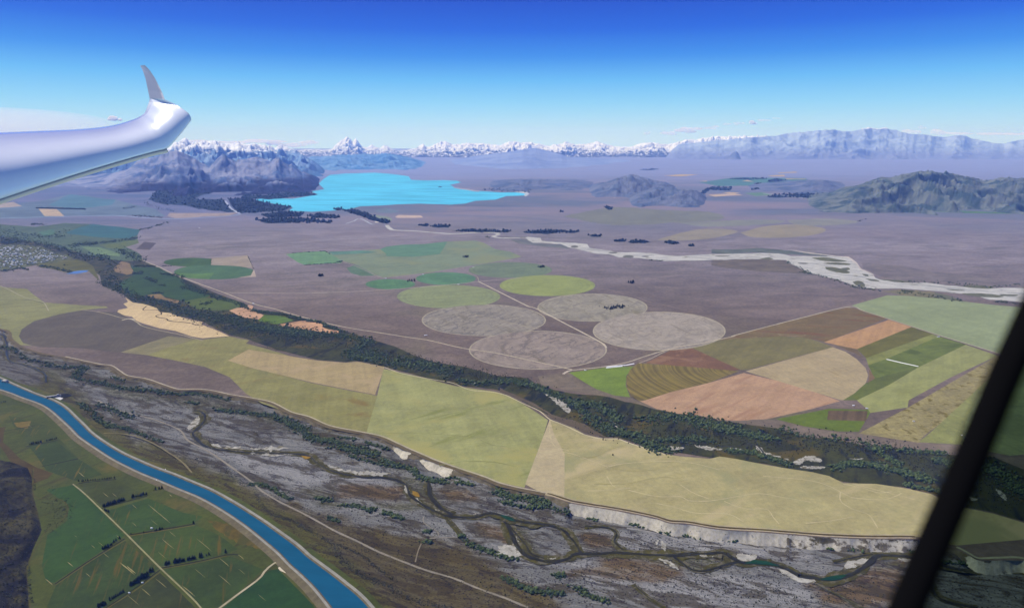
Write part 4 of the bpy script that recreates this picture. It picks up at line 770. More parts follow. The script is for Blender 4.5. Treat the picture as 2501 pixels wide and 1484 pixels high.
range_('hills', 'E 1250,520 1400,480 1600,445 1800,420 2000,412 2150,400 2260,385 2330,395 2500,425 G 540,440 700,440 900,425 1000,395 1060,372 1110,390 1180,440 1260,462', 33000, 52000, 60000, M_PLAT, 300, 70, 4500, .3, .05, 80, ends=.5)
range_('hills', 'H 110,445 150,425 170,414 210,409 250,424 285,445', 52000, 54500, 57000, M_LOW, 50, 30, 2500, .2, .03, 90, ends=.5)
range_('mountains', 'E 330,500 420,462 500,450 560,456 640,446 720,438 800,444 900,436 1000,440 1080,430 1180,440 1260,458 1330,482 1400,512 1500,545', 32500, 45000, 54000, M_FOOT, 320, 110, 1900, .8, .10, 95, ends=.15, pw=1.2)

# ------------------------------------------------------------------ trees, woods and scrub
def ico(sub):
    g = (1 + 5 ** .5) / 2
    v = [(-1, g, 0), (1, g, 0), (-1, -g, 0), (1, -g, 0), (0, -1, g), (0, 1, g), (0, -1, -g), (0, 1, -g), (g, 0, -1), (g, 0, 1), (-g, 0, -1), (-g, 0, 1)]
    f = [(0, 11, 5), (0, 5, 1), (0, 1, 7), (0, 7, 10), (0, 10, 11), (1, 5, 9), (5, 11, 4), (11, 10, 2), (10, 7, 6), (7, 1, 8), (3, 9, 4), (3, 4, 2), (3, 2, 6), (3, 6, 8), (3, 8, 9), (4, 9, 5), (2, 4, 11), (6, 2, 10), (8, 6, 7), (9, 8, 1)]
    v = [np.array(p) / np.linalg.norm(p) for p in v]
    for _ in range(sub):
        c = {}; nf = []
        def m(a, b):
            k = (min(a, b), max(a, b))
            if k not in c: q = v[a] + v[b]; v.append(q / np.linalg.norm(q)); c[k] = len(v) - 1
            return c[k]
        for a, b, d in f: x, y, z = m(a, b), m(b, d), m(d, a); nf += [(a, x, z), (b, y, x), (d, z, y), (x, y, z)]
        f = nf
    return np.array(v), np.array(f)
I0, I1 = ico(0), ico(1)
def leaf_mat(name, c1, c2, rnd=True):
    t = NT(name, .85, .15)
    a = t.attr('tint').outputs['Fac']
    n = t.noise(t.map(scale=(1 / 4,) * 3), 1, 3, .7)
    return t.col(t.mix(t.math('ADD', t.math('MULTIPLY', a, .75), t.math('MULTIPLY', n, .25)), c1, c2))
L_WIL = leaf_mat('willow_leaves', (.020, .036, .010), (.100, .130, .040)); L_PIN = leaf_mat('conifer_needles', (.006, .011, .008), (.020, .030, .016))
L_SCR = leaf_mat('scrub_leaves', (.014, .018, .010), (.072, .068, .036)); L_FAR = leaf_mat('plantation_needles', (.004, .010, .018), (.010, .022, .028))
BARK = field_mat('bark', (.07, .055, .045), s=1)
def clump(pos, size, hs=1.0, lump=2, base=I0, spread=.45, flat=1.0):
    """many crowns as one foliage mass; pos Nx3, size N"""
    N = len(pos); vs = []; fs = []; ts = []; o = 0; bv, bf = base
    for k in range(lump):
        sz = size * RNG.uniform(.55, .95, N) * (1 if lump == 1 else .8)
        c = pos + np.stack([RNG.normal(0, spread, N) * size, RNG.normal(0, spread, N) * size, sz * RNG.uniform(.5, .95, N) * hs], 1)
        v = bv[None] * sz[:, None, None] * RNG.uniform(.6, 1.25, (N, len(bv), 1)) * np.array([1, 1, hs * flat]) + c[:, None]
        vs.append(v.reshape(-1, 3)); fs.append((bf[None] + (np.arange(N) * len(bv))[:, None, None] + o).reshape(-1, 3)); o += N * len(bv)
        ts.append(np.repeat(np.clip(RNG.normal(.4, .36, N), 0, 1), len(bv)))
    return np.vstack(vs), np.vstack(fs), np.concatenate(ts)
def stuff(name, label, cat, P, S_, mat, **kw):
    v, f, tn = clump(P, S_, **kw)
    return tag(mesh_obj(name, v, f, mat, attrs={'tint': tn}), label, cat, kind='stuff')
def along(p, n, wpx, z=0.0, wy=None):
    q = resample(smooth(pts(p), 5), 200); i = RNG.uniform(0, 199, n); a = np.stack([np.interp(i, np.arange(200), q[:, k]) for k in (0, 1)], 1)
    a += RNG.normal(0, 1, (n, 2)) * np.array([wpx, wpx * .45 if wy is None else wy])
    return a
def inside(p, n):
    q = pts(p); w = world(q)[:, :2]; out = []; lo_, hi_ = w.min(0), w.max(0)
    while len(out) < n:
        r = RNG.uniform(lo_, hi_, (n * 4, 2)); out += list(r[in_poly(r, w)])
    return np.array(out[:n])
def xyz(f, z=0.0):
    f = np.asarray(f, float)
    if np.ndim(z): return world(f, z)
    return world(f, z)
def bed(f):
    w = world(f, bed_base(f)); w[:, 2] += bump_(w, f) - .5; return w
# woods of the upper valley and the town
UP = [('B -40,280 130,300 260,310 400,350 500,370 620,420 760,430 850,480 800,540 850,600 920,600', 620, 10), ('B 520,345 720,320 900,300 1020,280', 170, 4), ('B 880,370 960,400 1050,450', 130, 8), ('B 1000,490 1150,492', 70, 3),
      ('B 760,610 850,640 900,670 1000,715 1100,740 1250,780', 420, 9), ('B 1250,780 1400,830 1500,860 1700,890 1850,930 2000,960 2319,1000', 1150, 17), ('B 1350,600 1400,640 1500,680 1600,720 1780,770', 190, 5), ('B 1780,770 1820,795 1870,820 1960,835 2100,850 2250,890 I 480,858 540,865 620,900 730,940', 420, 3.5),
      ('I 0,890 100,910 300,930 500,960 740,975 950,1020', 520, 9), ('I 950,1020 850,1080 780,1130 900,1150 1000,1170', 380, 8), ('I 900,1100 1150,1190 1300,1200 1450,1220 1600,1280', 620, 14), ('I 1640,1325 1800,1355 1950,1345 2100,1330 2250,1370 2320,1410 2400,1450', 260, 7),
      ('L 0,35 150,60 270,95 400,150 480,190 560,260', 230, 6), ('L 560,260 640,320 700,350 800,370 900,410 1000,470 1090,490', 420, 11), ('L 460,180 600,190 700,240 760,310', 330, 10), ('L 900,290 1060,270 1250,280 1400,320 1500,350', 330, 14), ('L 1250,310 1400,340 1600,380 1700,400', 260, 9), ('L 1000,420 1200,410 1350,420', 140, 9),
      ('L 1450,480 1600,500 1750,540 1850,575', 200, 5), ('M 780,600 850,570 1000,570 1100,590 1300,640 1400,680', 360, 9), ('M 1000,460 1080,500 1170,560 1220,565', 120, 5), ('M 1230,700 1400,735 1490,745', 90, 4), ('M 400,330 600,390 900,420 1150,470', 110, 9), ('M 1430,540 1520,560 1530,600', 70, 7), ('M 1650,570 1800,600 1900,680 1980,760', 220, 16), ('M 250,400 420,410', 60, 5), ('M 1200,480 1500,500', 60, 6),
      ('B 0,215 130,250 400,270 500,230', 150, 9), ('B 230,180 330,182', 40, 2), ('B 1190,545 1300,560 1370,575', 70, 4), ('B 1080,580 1160,610', 60, 4), ('B 1500,770 1560,765', 25, 4), ('B 1140,690 1200,690', 30, 2), ('B 1180,630 1220,635', 25, 2), ('B 990,545 1060,540', 60, 3), ('B 1340,640 1500,680', 90, 5),
      ('B 0,530 80,520 150,505 210,520', 80, 3), ('B 280,490 380,500 470,520 530,535', 90, 4), ('B 0,320 130,310', 90, 4), ('B 1030,225 1130,200 1250,165', 60, 2), ('B 560,330 720,325', 70, 4), ('A 1060,1120 1150,1160 1280,1190', 60, 6), ('B 970,115 1200,130', 60, 3), ('B 920,65 1000,48', 30, 3)]
fp = np.vstack([along(p, int(n * 2.0), w) for p, n, w in UP])
stuff('woodland', 'long belt of dark willow woodland winding down the wooded valley', 'woodland', xyz(fp), np.clip(RNG.lognormal(1.78, .40, len(fp)), 2.8, 14) * np.where(fp[:, 1] < 640, 1.25, 1.0), L_WIL, lump=2)
fp = np.vstack([along(p, n, w) for p, n, w in (('L 480,200 700,300 1000,400 1400,380 1700,420 1900,450', 1300, 36), ('M 600,420 900,460 1200,500 1500,600', 1100, 26), ('I 200,970 700,1040 1000,1100 1400,1200 1700,1260 2000,1330 2300,1400', 1700, 18), ('B 1500,900 1900,980 2319,1080', 1100, 22), ('M 1700,560 1800,680 1960,820', 260, 30), ('I 1600,1270 1850,1300 2200,1330', 200, 9))])
stuff('valley_scrub', 'low dark scrub scattered over the wooded valley floor', 'scrub', xyz(fp), RNG.uniform(1.8, 5.0, len(fp)), L_SCR, lump=1)
# town trees
tp = inside('B -200,330 0,338 120,335 300,350 420,398 500,408 530,430 420,462 250,482 170,502 0,515 -200,530', 420)
stuff('town_trees', 'small dark garden trees mixed among the houses of the town', 'trees', np.hstack([tp, np.zeros((len(tp), 1))]), RNG.uniform(4, 8, len(tp)), L_WIL, lump=1)
# lower corridor
LOWW = [('B 0,1090 100,1110 180,1170 300,1205 450,1235 650,1245', 200, 6), ('B 650,1245 560,1300 600,1340', 110, 7), ('B 640,1345 760,1360 900,1400 1100,1410 1300,1440', 260, 6), ('B 1300,1440 1500,1440 1700,1484', 150, 5), ('B 830,1310 930,1355', 40, 5),
        ('C 560,20 640,70 720,160 800,185 900,205', 190, 7), ('C 900,205 1000,240 1160,300', 80, 5), ('C 720,30 820,80 950,130', 110, 9), ('C 1350,15 1420,30', 25, 3), ('C 1550,65 1800,100 1950,110', 150, 6), ('C 1950,110 2050,160 2200,210', 130, 8),
        ('D 230,130 340,200 450,270 600,300', 260, 9), ('D 600,300 720,350 850,370 900,400', 260, 11), ('D 650,270 760,280', 30, 3), ('D 950,430 1050,470 1150,490 1200,540 1290,570', 220, 6), ('D 830,300 990,360', 40, 3), ('D 690,390 900,450 1020,480', 60, 4), ('D 1290,570 1350,580 1430,590', 50, 5), ('D 1470,585 1600,605', 50, 3),
        ('D 1750,640 1850,690 2000,700 2130,720', 190, 8), ('D 1780,720 1950,760 2100,770', 60, 5), ('D 1400,560 1500,560', 10, 2), ('D 0,600 130,615 230,680 290,710', 90, 5), ('D 480,700 590,720', 40, 6), ('D 640,750 760,760 880,790', 60, 4), ('D 950,800 1090,850', 55, 4), ('D 560,840 640,870', 25, 4), ('D 1240,940 1280,940', 12, 3), ('D 1220,1010 1290,1018', 16, 3), ('D 1500,960 1550,1020 1700,1080 1880,1140', 120, 6), ('D 1280,560 1310,590', 20, 3),
        ('L 30,760 200,810 330,850 460,880', 100, 7), ('L 20,1290 110,1340 200,1380 350,1390 420,1410', 90, 5), ('L 340,1270 400,1290', 20, 5), ('L 480,1350 560,1400 690,1450', 60, 6), ('L 560,915 620,925', 14, 2), ('L 790,942 900,965 1000,990 1080,1018', 60, 2), ('L 1150,1020 1280,1040 1400,1052 1600,1060', 40, 2), ('M 0,1050 240,1060', 26, 2), ('M 730,1105 900,1115 1000,1115 1130,1110 1300,1130', 46, 3), ('M 1440,1190 1700,1210 1992,1215', 60, 4), ('D 1840,1270 1960,1340 2200,1385', 60, 5)]
fl = np.vstack([along(p, int(n * 2.1), w) for p, n, w in LOWW])
wl_ = bed(fl)
# the largest of these are trees of their own, the rest one mass
near = np.argsort(-project(wl_)[:, 1] + RNG.uniform(0, 260, len(fl)))
idx_tree = near[:170]; idx_rest = near[170:]
stuff('riverside_woodland', 'dark green willow thickets lining the braided river below the terrace', 'woodland', wl_[idx_rest], np.clip(RNG.lognormal(1.6, .40, len(idx_rest)), 2.2, 11), L_WIL, lump=2)
# scrub of the riverbed
SB = [('D 40,690 90,760 150,810 300,860 450,950 600,1030', 620, 5), ('D 600,1030 650,1130 720,1200 850,1270 1000,1330', 700, 6), ('D 1000,1330 1100,1400 1300,1460 1500,1500', 500, 9), ('D 620,1030 780,1100 900,1190 1050,1300', 360, 4), ('C 1250,360 1400,420 1600,500 1750,600', 260, 8), ('C 1000,330 1150,400 1300,480', 60, 9)]
ss = np.vstack([along(p, n, w) for p, n, w in SB] + [along('D 300,760 700,960 1100,1150 1600,1330 2100,1484', 900, 46, wy=18), along('C 1500,420 1900,600 2232,640 D 700,740 1100,900 1500,1060 1900,1200 L 300,1340 700,1430', 1100, 60, wy=24), along('L 500,1280 900,1300 1400,1340 1990,1400', 1500, 60, wy=38), along('M 100,1380 500,1420 900,1430 1200,1400', 700, 50, wy=30), along('C 700,60 1000,140 1250,260', 260, 30, wy=16), along('C 1450,60 1700,200 2100,280', 250, 40, wy=26), along('L 300,1010 600,1060 900,1090 1400,1110', 380, 40, wy=12), along('B 100,1150 400,1290 800,1400 1300,1460', 350, 24, wy=10), along('M 1400,1300 1700,1330 1950,1400', 300, 40, wy=30)])
ss = ss[(ss[:, 1] > np.interp(ss[:, 0], np.maximum.accumulate(LIP[:, 0]), LIP[:, 1]) + 22)]
ss = ss[ss[:, 1] < np.interp(ss[:, 0], np.append(np.maximum.accumulate(LOW[:, 0]), [1300, 3300]), np.append(LOW[:, 1], [1900, 1900]))]
stuff('riverbed_scrub', 'low brown and olive scrub dotted over the riverbed gravels', 'scrub', bed(ss), RNG.uniform(.8, 2.4, len(ss)) * RNG.choice([1, 1, 1.5], len(ss)), L_SCR, lump=1)
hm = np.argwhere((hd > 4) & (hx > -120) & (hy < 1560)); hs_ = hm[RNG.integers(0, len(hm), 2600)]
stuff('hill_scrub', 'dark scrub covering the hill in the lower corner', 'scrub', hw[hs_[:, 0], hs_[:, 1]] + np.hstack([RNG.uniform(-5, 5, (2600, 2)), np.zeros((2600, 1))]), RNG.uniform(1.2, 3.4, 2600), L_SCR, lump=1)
sp = np.vstack([along('C 330,700 420,720 470,780 400,860 340,880', 300, 14, wy=14), along('C 200,1180 205,1330 230,1450', 120, 4), along('C 225,500 235,560 245,640', 60, 3)])
stuff('slope_scrub', 'scattered scrub on the slope at the foot of the dark hill', 'scrub', xyz(sp), RNG.uniform(1.2, 2.6, len(sp)), L_SCR, lump=1)
# scarp bushes
mm = np.where((SCX > 1390) & (SCX < 2260))[0]; ii = RNG.choice(mm, 90); uu = RNG.uniform(.25, .95, 90)
stuff('scarp_bushes', 'small dark bushes dotted over the pale scarp face', 'bushes', np.hstack([SCQ[ii] + SCOUT[ii] * (uu * 40)[:, None], (ZR * uu ** .9)[:, None]]), RNG.uniform(.8, 2.4, 90), L_SCR, lump=1)
# plantations far away
def forest(polys, dens, size, label, name='pine_plantation', zoff=0.0, floor=True):
    P = np.vstack([inside(p, n) for p, n in polys])
    stuff(name, label, 'forest', np.hstack([P, np.full((len(P), 1), zoff)]), RNG.uniform(.7, 1.25, len(P)) * size, L_FAR, lump=1, flat=1.2)
    FM = field_mat('forest_floor', (.006, .014, .022), var=.2)
    for p, n in (polys if floor else ()): sheet('forest_floor', p, FM, 1.5, .05)
forest([('A 1170,1040 1250,1020 1500,1000 1800,970 2200,1000 2319,1030 2200,1060 2050,1045 1850,1030 1600,1050 1450,1100 1480,1110 1650,1105 1680,1120 1700,1160 1780,1210 1600,1195 1400,1160 1250,1150 1100,1110', 900), ('A 1690,1105 1850,1100 2060,1145 2170,1165 2100,1195 1900,1210 1790,1215 1740,1180', 350),
        ('E -60,752 300,740 440,735 545,757 460,770 250,790 60,790 -60,800', 260), ('E 90,915 240,897 430,905 400,935 140,940', 160), ('E 35,960 160,945 500,955 660,970 640,988 300,985 120,985', 240), ('E 460,930 540,910 730,935 680,950 520,945', 130), ('E 740,880 840,880 930,905 1000,945 1130,970 1100,990 960,960 890,930 800,905', 220), ('E 670,875 720,868 740,878 690,882', 20)],
       1, 26, 'dark pine plantations round the near end of the turquoise lake')
forest([('E 1840,725 1990,690 2140,680 2290,710 2240,745 2000,735', 150), ('G 290,690 430,650 500,660 700,705 560,715 400,720', 130)], 1, 20, 'broken dark pine stands on the right hand shore of the turquoise lake', 'shore_pines', floor=False)
forest([('E 1610,1052 1800,1038 2090,1045 2060,1060 1800,1057', 130), ('G 180,1052 350,1040 640,1050 600,1065 200,1064', 130), ('G 1020,1132 1120,1125 1210,1140 1150,1147 1040,1145', 50), ('G 1300,1142 1380,1135 1450,1150 1380,1155', 40), ('G 910,1132 980,1122 1020,1135', 22), ('G 1490,1168 1550,1160 1560,1172', 12), ('G 700,1082 800,1080 810,1095 740,1095', 22), ('G 830,852 860,847 900,862 895,878 865,880 850,868', 30), ('G 470,898 490,888 510,897', 8), ('E 1440,1010 1500,1002 1600,1008 1590,1022 1480,1020', 40), ('E 1350,1005 1420,998 1425,1012', 20), ('G 1600,745 1660,700 1690,712 1640,752', 30)],
       1, 20, 'dark belts of pines strung along the far side of the braided river', 'pine_belt')
forest([('G 1660,712 1700,692 1860,700 1840,727 1700,722', 90), ('H 430,778 520,756 700,752 980,748 970,775 860,790 760,789 600,778', 260), ('G 2000,725 2060,705 2070,715', 20), ('H 1380,832 1450,805 1560,785 1620,795 1600,815 1480,828', 110), ('G 1110,560 1220,548 1280,556 1200,564', 30), ('G 1820,632 2100,626 2130,632 1900,636', 60), ('G 2130,655 2200,630 2300,645', 40), ('G 380,510 560,505 620,508 480,514', 30), ('G 1800,466 1940,464 1900,470', 20), ('G 2030,672 2100,668 2060,678', 16)],
       1, 26, 'dark forest patches at the foot of the far brown hills', 'foothill_forest')

for p in ('L 285,120 330,128 400,165 450,215 440,240 410,225 350,170', 'L 1050,460 1100,452 1180,462 1120,475 1070,472', 'L 700,285 720,290 750,330 725,325', 'L 1240,440 1330,455 1420,470 1350,478 1260,460', 'L 1460,460 1530,470 1560,485 1500,480', 'L 1620,445 1660,460 1690,495 1665,490', 'M 505,560 560,530 640,512 700,535 690,555 600,545 560,570', 'M 560,585 700,580 720,590 640,598', 'M 1070,545 1110,575 1160,600 1190,612 1130,600 1090,580', 'M 880,528 970,530 920,538', 'M 400,535 460,540 500,560 450,552', 'M 1300,650 1420,660 1350,668', 'M 340,490 380,500 500,540 450,530', 'I 1650,1330 1780,1345 1830,1358 1740,1345', 'I 1940,1355 2060,1338 2000,1352', 'J 345,1430 420,1445 500,1484 440,1470', 'M 1640,770 1700,790 1660,800', 'M 1810,720 1870,760 1880,800 1840,770'):
    sheet('gravel_bar', rough(smooth(np.vstack([pts(p), pts(p)[:1]]), 3)[:-1], .2, 4), BAR, .8)
for p in ('L 480,190 560,240 640,290 700,290 730,330 790,360', 'L 1180,440 1260,430 1400,450 1500,450 1620,440 1670,480 1690,520', 'M 500,545 480,580', 'M 1000,530 1060,550 1140,610 1240,640 1400,670', 'I 1600,1325 1800,1358 1960,1352 2120,1338'):
    ribbon('wooded_stream', p, 9, CHW, 1.0, .8)
fp = np.vstack([along(p, n, w) for p, n, w in (('K 600,395 700,440 780,482 900,512 1000,540 1140,592 1250,605 1340,622', 190, 3), ('K 1480,628 1600,640 1800,672 2000,700', 90, 5), ('K 1450,545 1700,552 1950,565 2200,590 2470,565', 120, 4), ('K 2250,705 2470,725', 50, 3), ('J 1180,378 1300,382', 30, 1.5), ('K 1500,618 1580,625', 24, 1.5), ('K 720,470 780,486', 40, 3), ('I 1870,190 1895,200', 20, 2), ('J 2270,385 2290,400', 14, 2))])
stuff('riverbank_bushes', 'dark bushes strung along the banks of the far pale river', 'bushes', xyz(fp), RNG.uniform(4, 10, len(fp)), L_WIL, lump=1)
# single trees
def crown_mesh(name, kind, seed):
    r = np.random.default_rng(seed); vs = []; fs = []; tn = []; o = 0
    if kind == 'conifer':
        for k in range(30):
            u = (k + r.uniform(0, 1)) / 30; zc = 2 + 12.5 * u; rad = (1 - u) ** .8 * 3.6 + .3; a = r.uniform(0, 6.3)
            c = np.array([math.cos(a) * rad * .55, math.sin(a) * rad * .55, zc]); s = np.array([rad * .6 + .3, rad * .6 + .3, 1.3])
            v = I0[0] * r.uniform(.55, 1.3, (12, 1)) * s + c; vs.append(v); fs.append(I0[1] + o); tn.append(np.full(12, np.clip(r.normal(.4, .3), 0, 1))); o += 12
    else:
        for k in range(26):
            a = r.uniform(0, 6.3); q = r.uniform(0, 1) ** .5; zc = r.uniform(2.2, 8.2); rad = 4.2 * math.sqrt(max(.08, 1 - ((zc - 4.6) / 4.6) ** 2))
            c = np.array([math.cos(a) * rad * q, math.sin(a) * rad * q, zc]); s = r.uniform(1.1, 2.1)
            v = I0[0] * r.uniform(.5, 1.35, (12, 1)) * s + c; vs.append(v); fs.append(I0[1] + o); tn.append(np.full(12, np.clip(r.normal(.45, .3), 0, 1))); o += 12
    return np.vstack(vs), np.vstack(fs), np.concatenate(tn)
def trunk_mesh(h, r0):
    v = []; f = []; n = 6; rows = 5
    for i in range(rows):
        for k in range(n): a = 2 * math.pi * k / n; rr = r0 * (1 - .75 * i / (rows - 1)); v.append((rr * math.cos(a) + .1 * math.sin(i), rr * math.sin(a), h * i / (rows - 1)))
    for i in range(rows - 1):
        for k in range(n): f.append((i * n + k, i * n + (k + 1) % n, (i + 1) * n + (k + 1) % n, (i + 1) * n + k))
    for lz, la in ((.5, .4), (.62, 2.4), (.74, 4.4)):                   # limbs
        b = len(v); dx, dy = math.cos(la), math.sin(la); z0 = h * lz; L = h * .28
        v += [(0, 0, z0), (-dy * .12, dx * .12, z0 + .15), (dx * L, dy * L, z0 + L * .7)]; f.append((b, b + 1, b + 2))
    return v, f
def make_tree(kind, seed, name):
    root = bpy.data.objects.new(name, None); COL.objects.link(root)
    v, f, tn = crown_mesh('crown', kind, seed)
    mesh_obj('crown', v, f, L_PIN if kind == 'conifer' else L_WIL, root, attrs={'tint': tn})
    v, f = trunk_mesh(11 if kind == 'conifer' else 6.5, .38)
    mesh_obj('trunk', v, np.array(f, dtype=object), BARK, root)
    return root
protos = {'conifer': [make_tree('conifer', s, 'conifer_tree') for s in (1, 2, 3)], 'willow': [make_tree('willow', s, 'willow_tree') for s in (4, 5, 6)]}
used = set()
def plant(kind, loc, s, label, group):
    src = protos[kind][random.randrange(3)]
    if src.name in used:
        o = src.copy(); COL.objects.link(o)
        for ch in src.children:
            c = ch.copy(); COL.objects.link(c); c.parent = o
    else: o = src; used.add(src.name)
    o.location = loc; o.rotation_euler = (0, 0, random.uniform(0, 6.28)); o.scale = (s * random.uniform(.85, 1.15), s * random.uniform(.85, 1.15), s)
    return tag(o, label, 'tree', group)
def row(kind, p, n, s, label, group=None, jx=1.5, z=0.0):
    q = resample(pts(p), n) if n > 1 else pts(p)
    for i, a in enumerate(q):
        w = world(a + np.array([random.uniform(-jx, jx), random.uniform(-jx, jx) * .5]), z)
        plant(kind, tuple(w), s * random.uniform(.75, 1.2), label, group)
rw = [('C 210,318 298,302', 9, .85, 'dark conifer in the uppermost short shelterbelt of the green paddocks', 'conifers of the uppermost shelterbelt'), ('C 338,292 402,276', 6, .8, 'small dark conifer in the gap-toothed row beside the uppermost shelterbelt', 'conifers of the broken upper row'),
      ('C 565,582 815,558', 16, .7, 'small dark conifer in the thin straight row nearest the canal bend', 'conifers of the thin row'), ('C 735,762 885,716', 18, 1.15, 'dark conifer in the dense black shelterbelt beside the dirt road', 'conifers of the dense shelterbelt'),
      ('C 945,695 1042,674', 8, 1.15, 'dark conifer in the short clump at the end of the dense shelterbelt', 'conifers of the shelterbelt end'), ('C 1115,640 1155,632', 3, 1.0, 'dark conifer standing in the lone clump close to the canal', 'conifers of the lone canal clump'), ('C 1100,648', 1, .7, 'single small dark conifer just below the lone canal clump', None),
      ('C 745,785 775,800', 4, .9, 'dark round conifer at the bend of the dirt road', 'conifers at the road bend'), ('C 940,957', 1, .6, 'single small conifer at the dirt road end of a fence line', None), ('C 1030,946', 1, .7, 'single conifer on the fence line between the road and a pale trough', None), ('C 1110,932 1160,920', 5, .8, 'conifer of the small clump halfway along the fence line', 'conifers halfway along the fence line'), ('C 1385,880', 1, 1.25, 'large single conifer at the canal end of the fence line', None),
      ('C 735,1065 800,1035', 7, 1.0, 'dark conifer of the broken belt on the left of the dirt road', 'conifers of the belt left of the road'), ('C 805,1020 830,1005', 3, .8, 'grey green conifer in the middle of the belt left of the road', 'middle conifers of the belt left of the road'), ('C 858,992', 1, 1.15, 'dark single conifer at the road end of the broken belt', None),
      ('C 1182,1175 1210,1165', 4, 1.2, 'tall conifer in the pair clump beside the dirt road crossing', 'conifers at the road crossing'), ('C 1240,1163 1315,1147', 11, 1.2, 'dark conifer in the thickest clump right of the dirt road', 'conifers of the thick clump right of the road'), ('C 1338,1142 1390,1132', 6, 1.05, 'dark conifer in the low clump right of the thickest clump', 'conifers of the low clump'), ('C 1432,1120 1445,1115', 2, 1.2, 'tall conifer of the twin pair in the lower paddocks', 'twin tall conifers'), ('C 1475,1110 1490,1104', 2, .95, 'small conifer of the pair right of the twin conifers', 'small conifer pair'), ('C 1610,1087', 1, 1.1, 'last single conifer of the lower row towards the canal', None),
      ('C 1070,1228 1090,1220', 3, 1.1, 'dark conifer close to the dirt road on the lower left hedge line', 'conifers near the road on the lower hedge'), ('C 990,1283 1055,1255', 9, 1.3, 'big dark conifer in the large clump beside the bare straw patch', 'conifers of the large clump by the bare patch'), ('C 928,1325 985,1298', 8, 1.15, 'dark conifer in the open clump below the bare straw patch', 'conifers of the open clump'), ('C 785,1425 880,1368', 8, .9, 'slim conifer in the widely spaced row at the bottom of the paddocks', 'slim conifers of the spaced row'), ('C 700,1475 755,1455', 6, 1.0, 'dark conifer in the bottom clump of the paddock hedge', 'conifers of the bottom clump'),
      ('C 10,22 40,14', 3, .8, 'dark conifer at the left edge above the paddocks', 'conifers at the left edge')]
for p, n, s, l, g in rw: row('conifer', p, n, s, l, g)
# groves out on the plain
gr = [('J 840,765 985,747', 40, 1.55, 6, 'dark conifer of the grove standing inside the dry crop circle', 'conifers of the grove in the crop circle'), ('J 810,755 840,752', 4, .7, 2, 'small pale tree at the left end of the crop circle grove', 'small trees beside the crop circle grove'), ('J 785,746', 1, .9, 0, 'single conifer left of the crop circle grove', None), ('J 1018,741', 1, .9, 0, 'single conifer right of the crop circle grove', None), ('J 872,787', 1, .9, 0, 'single conifer below the crop circle grove', None),
      ('I 545,505 578,500', 16, 1.9, 3, 'dark conifer of the square grove alone on the tussock plain', 'conifers of the square plain grove'), ('I 1690,357 1725,352', 13, 1.9, 2, 'dark conifer of the small grove inside the big irrigated field', 'conifers of the irrigated field grove'), ('I 2283,437 2322,432', 12, 1.9, 2, 'dark conifer of the grove at the end of the olive pivot circle', 'conifers of the olive circle grove'), ('J 1025,560 1062,553', 16, 1.9, 3, 'dark conifer of the oval grove above the dry crop circles', 'conifers of the oval grove'), ('I 1258,545 1302,540', 12, 1.6, 3, 'dark farmstead tree between the two small green circles', 'trees of the farmstead between circles')]
for p, n, s, j, l, g in gr: row('conifer', p, n, s, l, g, jx=j)
LBL = [('willow growing on the gravel flats between the river channels', 'willows on the river flats'), ('willow in the belt under the terrace scarp', 'willows under the scarp'), ('willow beside the gravel road and dark scrub band near the canal', 'willows near the canal side road')]
for i in idx_tree:
    w = wl_[i]; f_ = fl[i]
    up_ = np.interp(f_[0], np.maximum.accumulate(LIP[:, 0]), LIP[:, 1]); k = 1 if f_[1] - up_ < 75 else (2 if f_[0] < 760 and f_[1] > 1060 and dist_line(f_[None], LOW)[0] < 130 else 0)
    plant('willow', tuple(w), random.uniform(.6, 1.2), *LBL[k])
# shelterbelts far out (each one a clipped hedge of trees)
def hedge(p, n, size, label, group=None):
    a = along(p, n, .6); v, f, tn = clump(xyz(a), RNG.uniform(.7, 1.2, n) * size, lump=1)
    tag(mesh_obj('shelterbelt', v, f, L_PIN, attrs={'tint': tn}), label, 'shelterbelt', group)
hedge('I 318,322 590,306', 60, 6, 'long dark shelterbelt along the far side of the square green field'); hedge('I 590,305 640,332', 22, 6, 'short dark shelterbelt on the right side of the square green field'); hedge('I 430,416 735,397', 70, 6, 'dark shelterbelt along the near side of the square green field')
hedge('I 690,392 728,388', 22, 9, 'bushy clump of trees at the near corner of the square green field'); hedge('B 1838,412 1882,510', 40, 6, 'dark shelterbelt down the right side of the beige square field'); hedge('B 1570,432 1565,480', 14, 4, 'thin shelterbelt on the left side of the beige square field'); hedge('B 1205,490 1285,490', 20, 7, 'dark clump of trees beside the road left of the dark green circle')
hedge('B 270,62 630,70', 1000, 17, 'long straight dark shelterbelt beyond the pale far field'); hedge('K 1158,72 1232,50', 26, 9, 'slanting dark shelterbelt alone on the pink plain beyond the river'); hedge('B 470,484 520,480', 12, 6, 'short row of round trees in the park beside the pond')
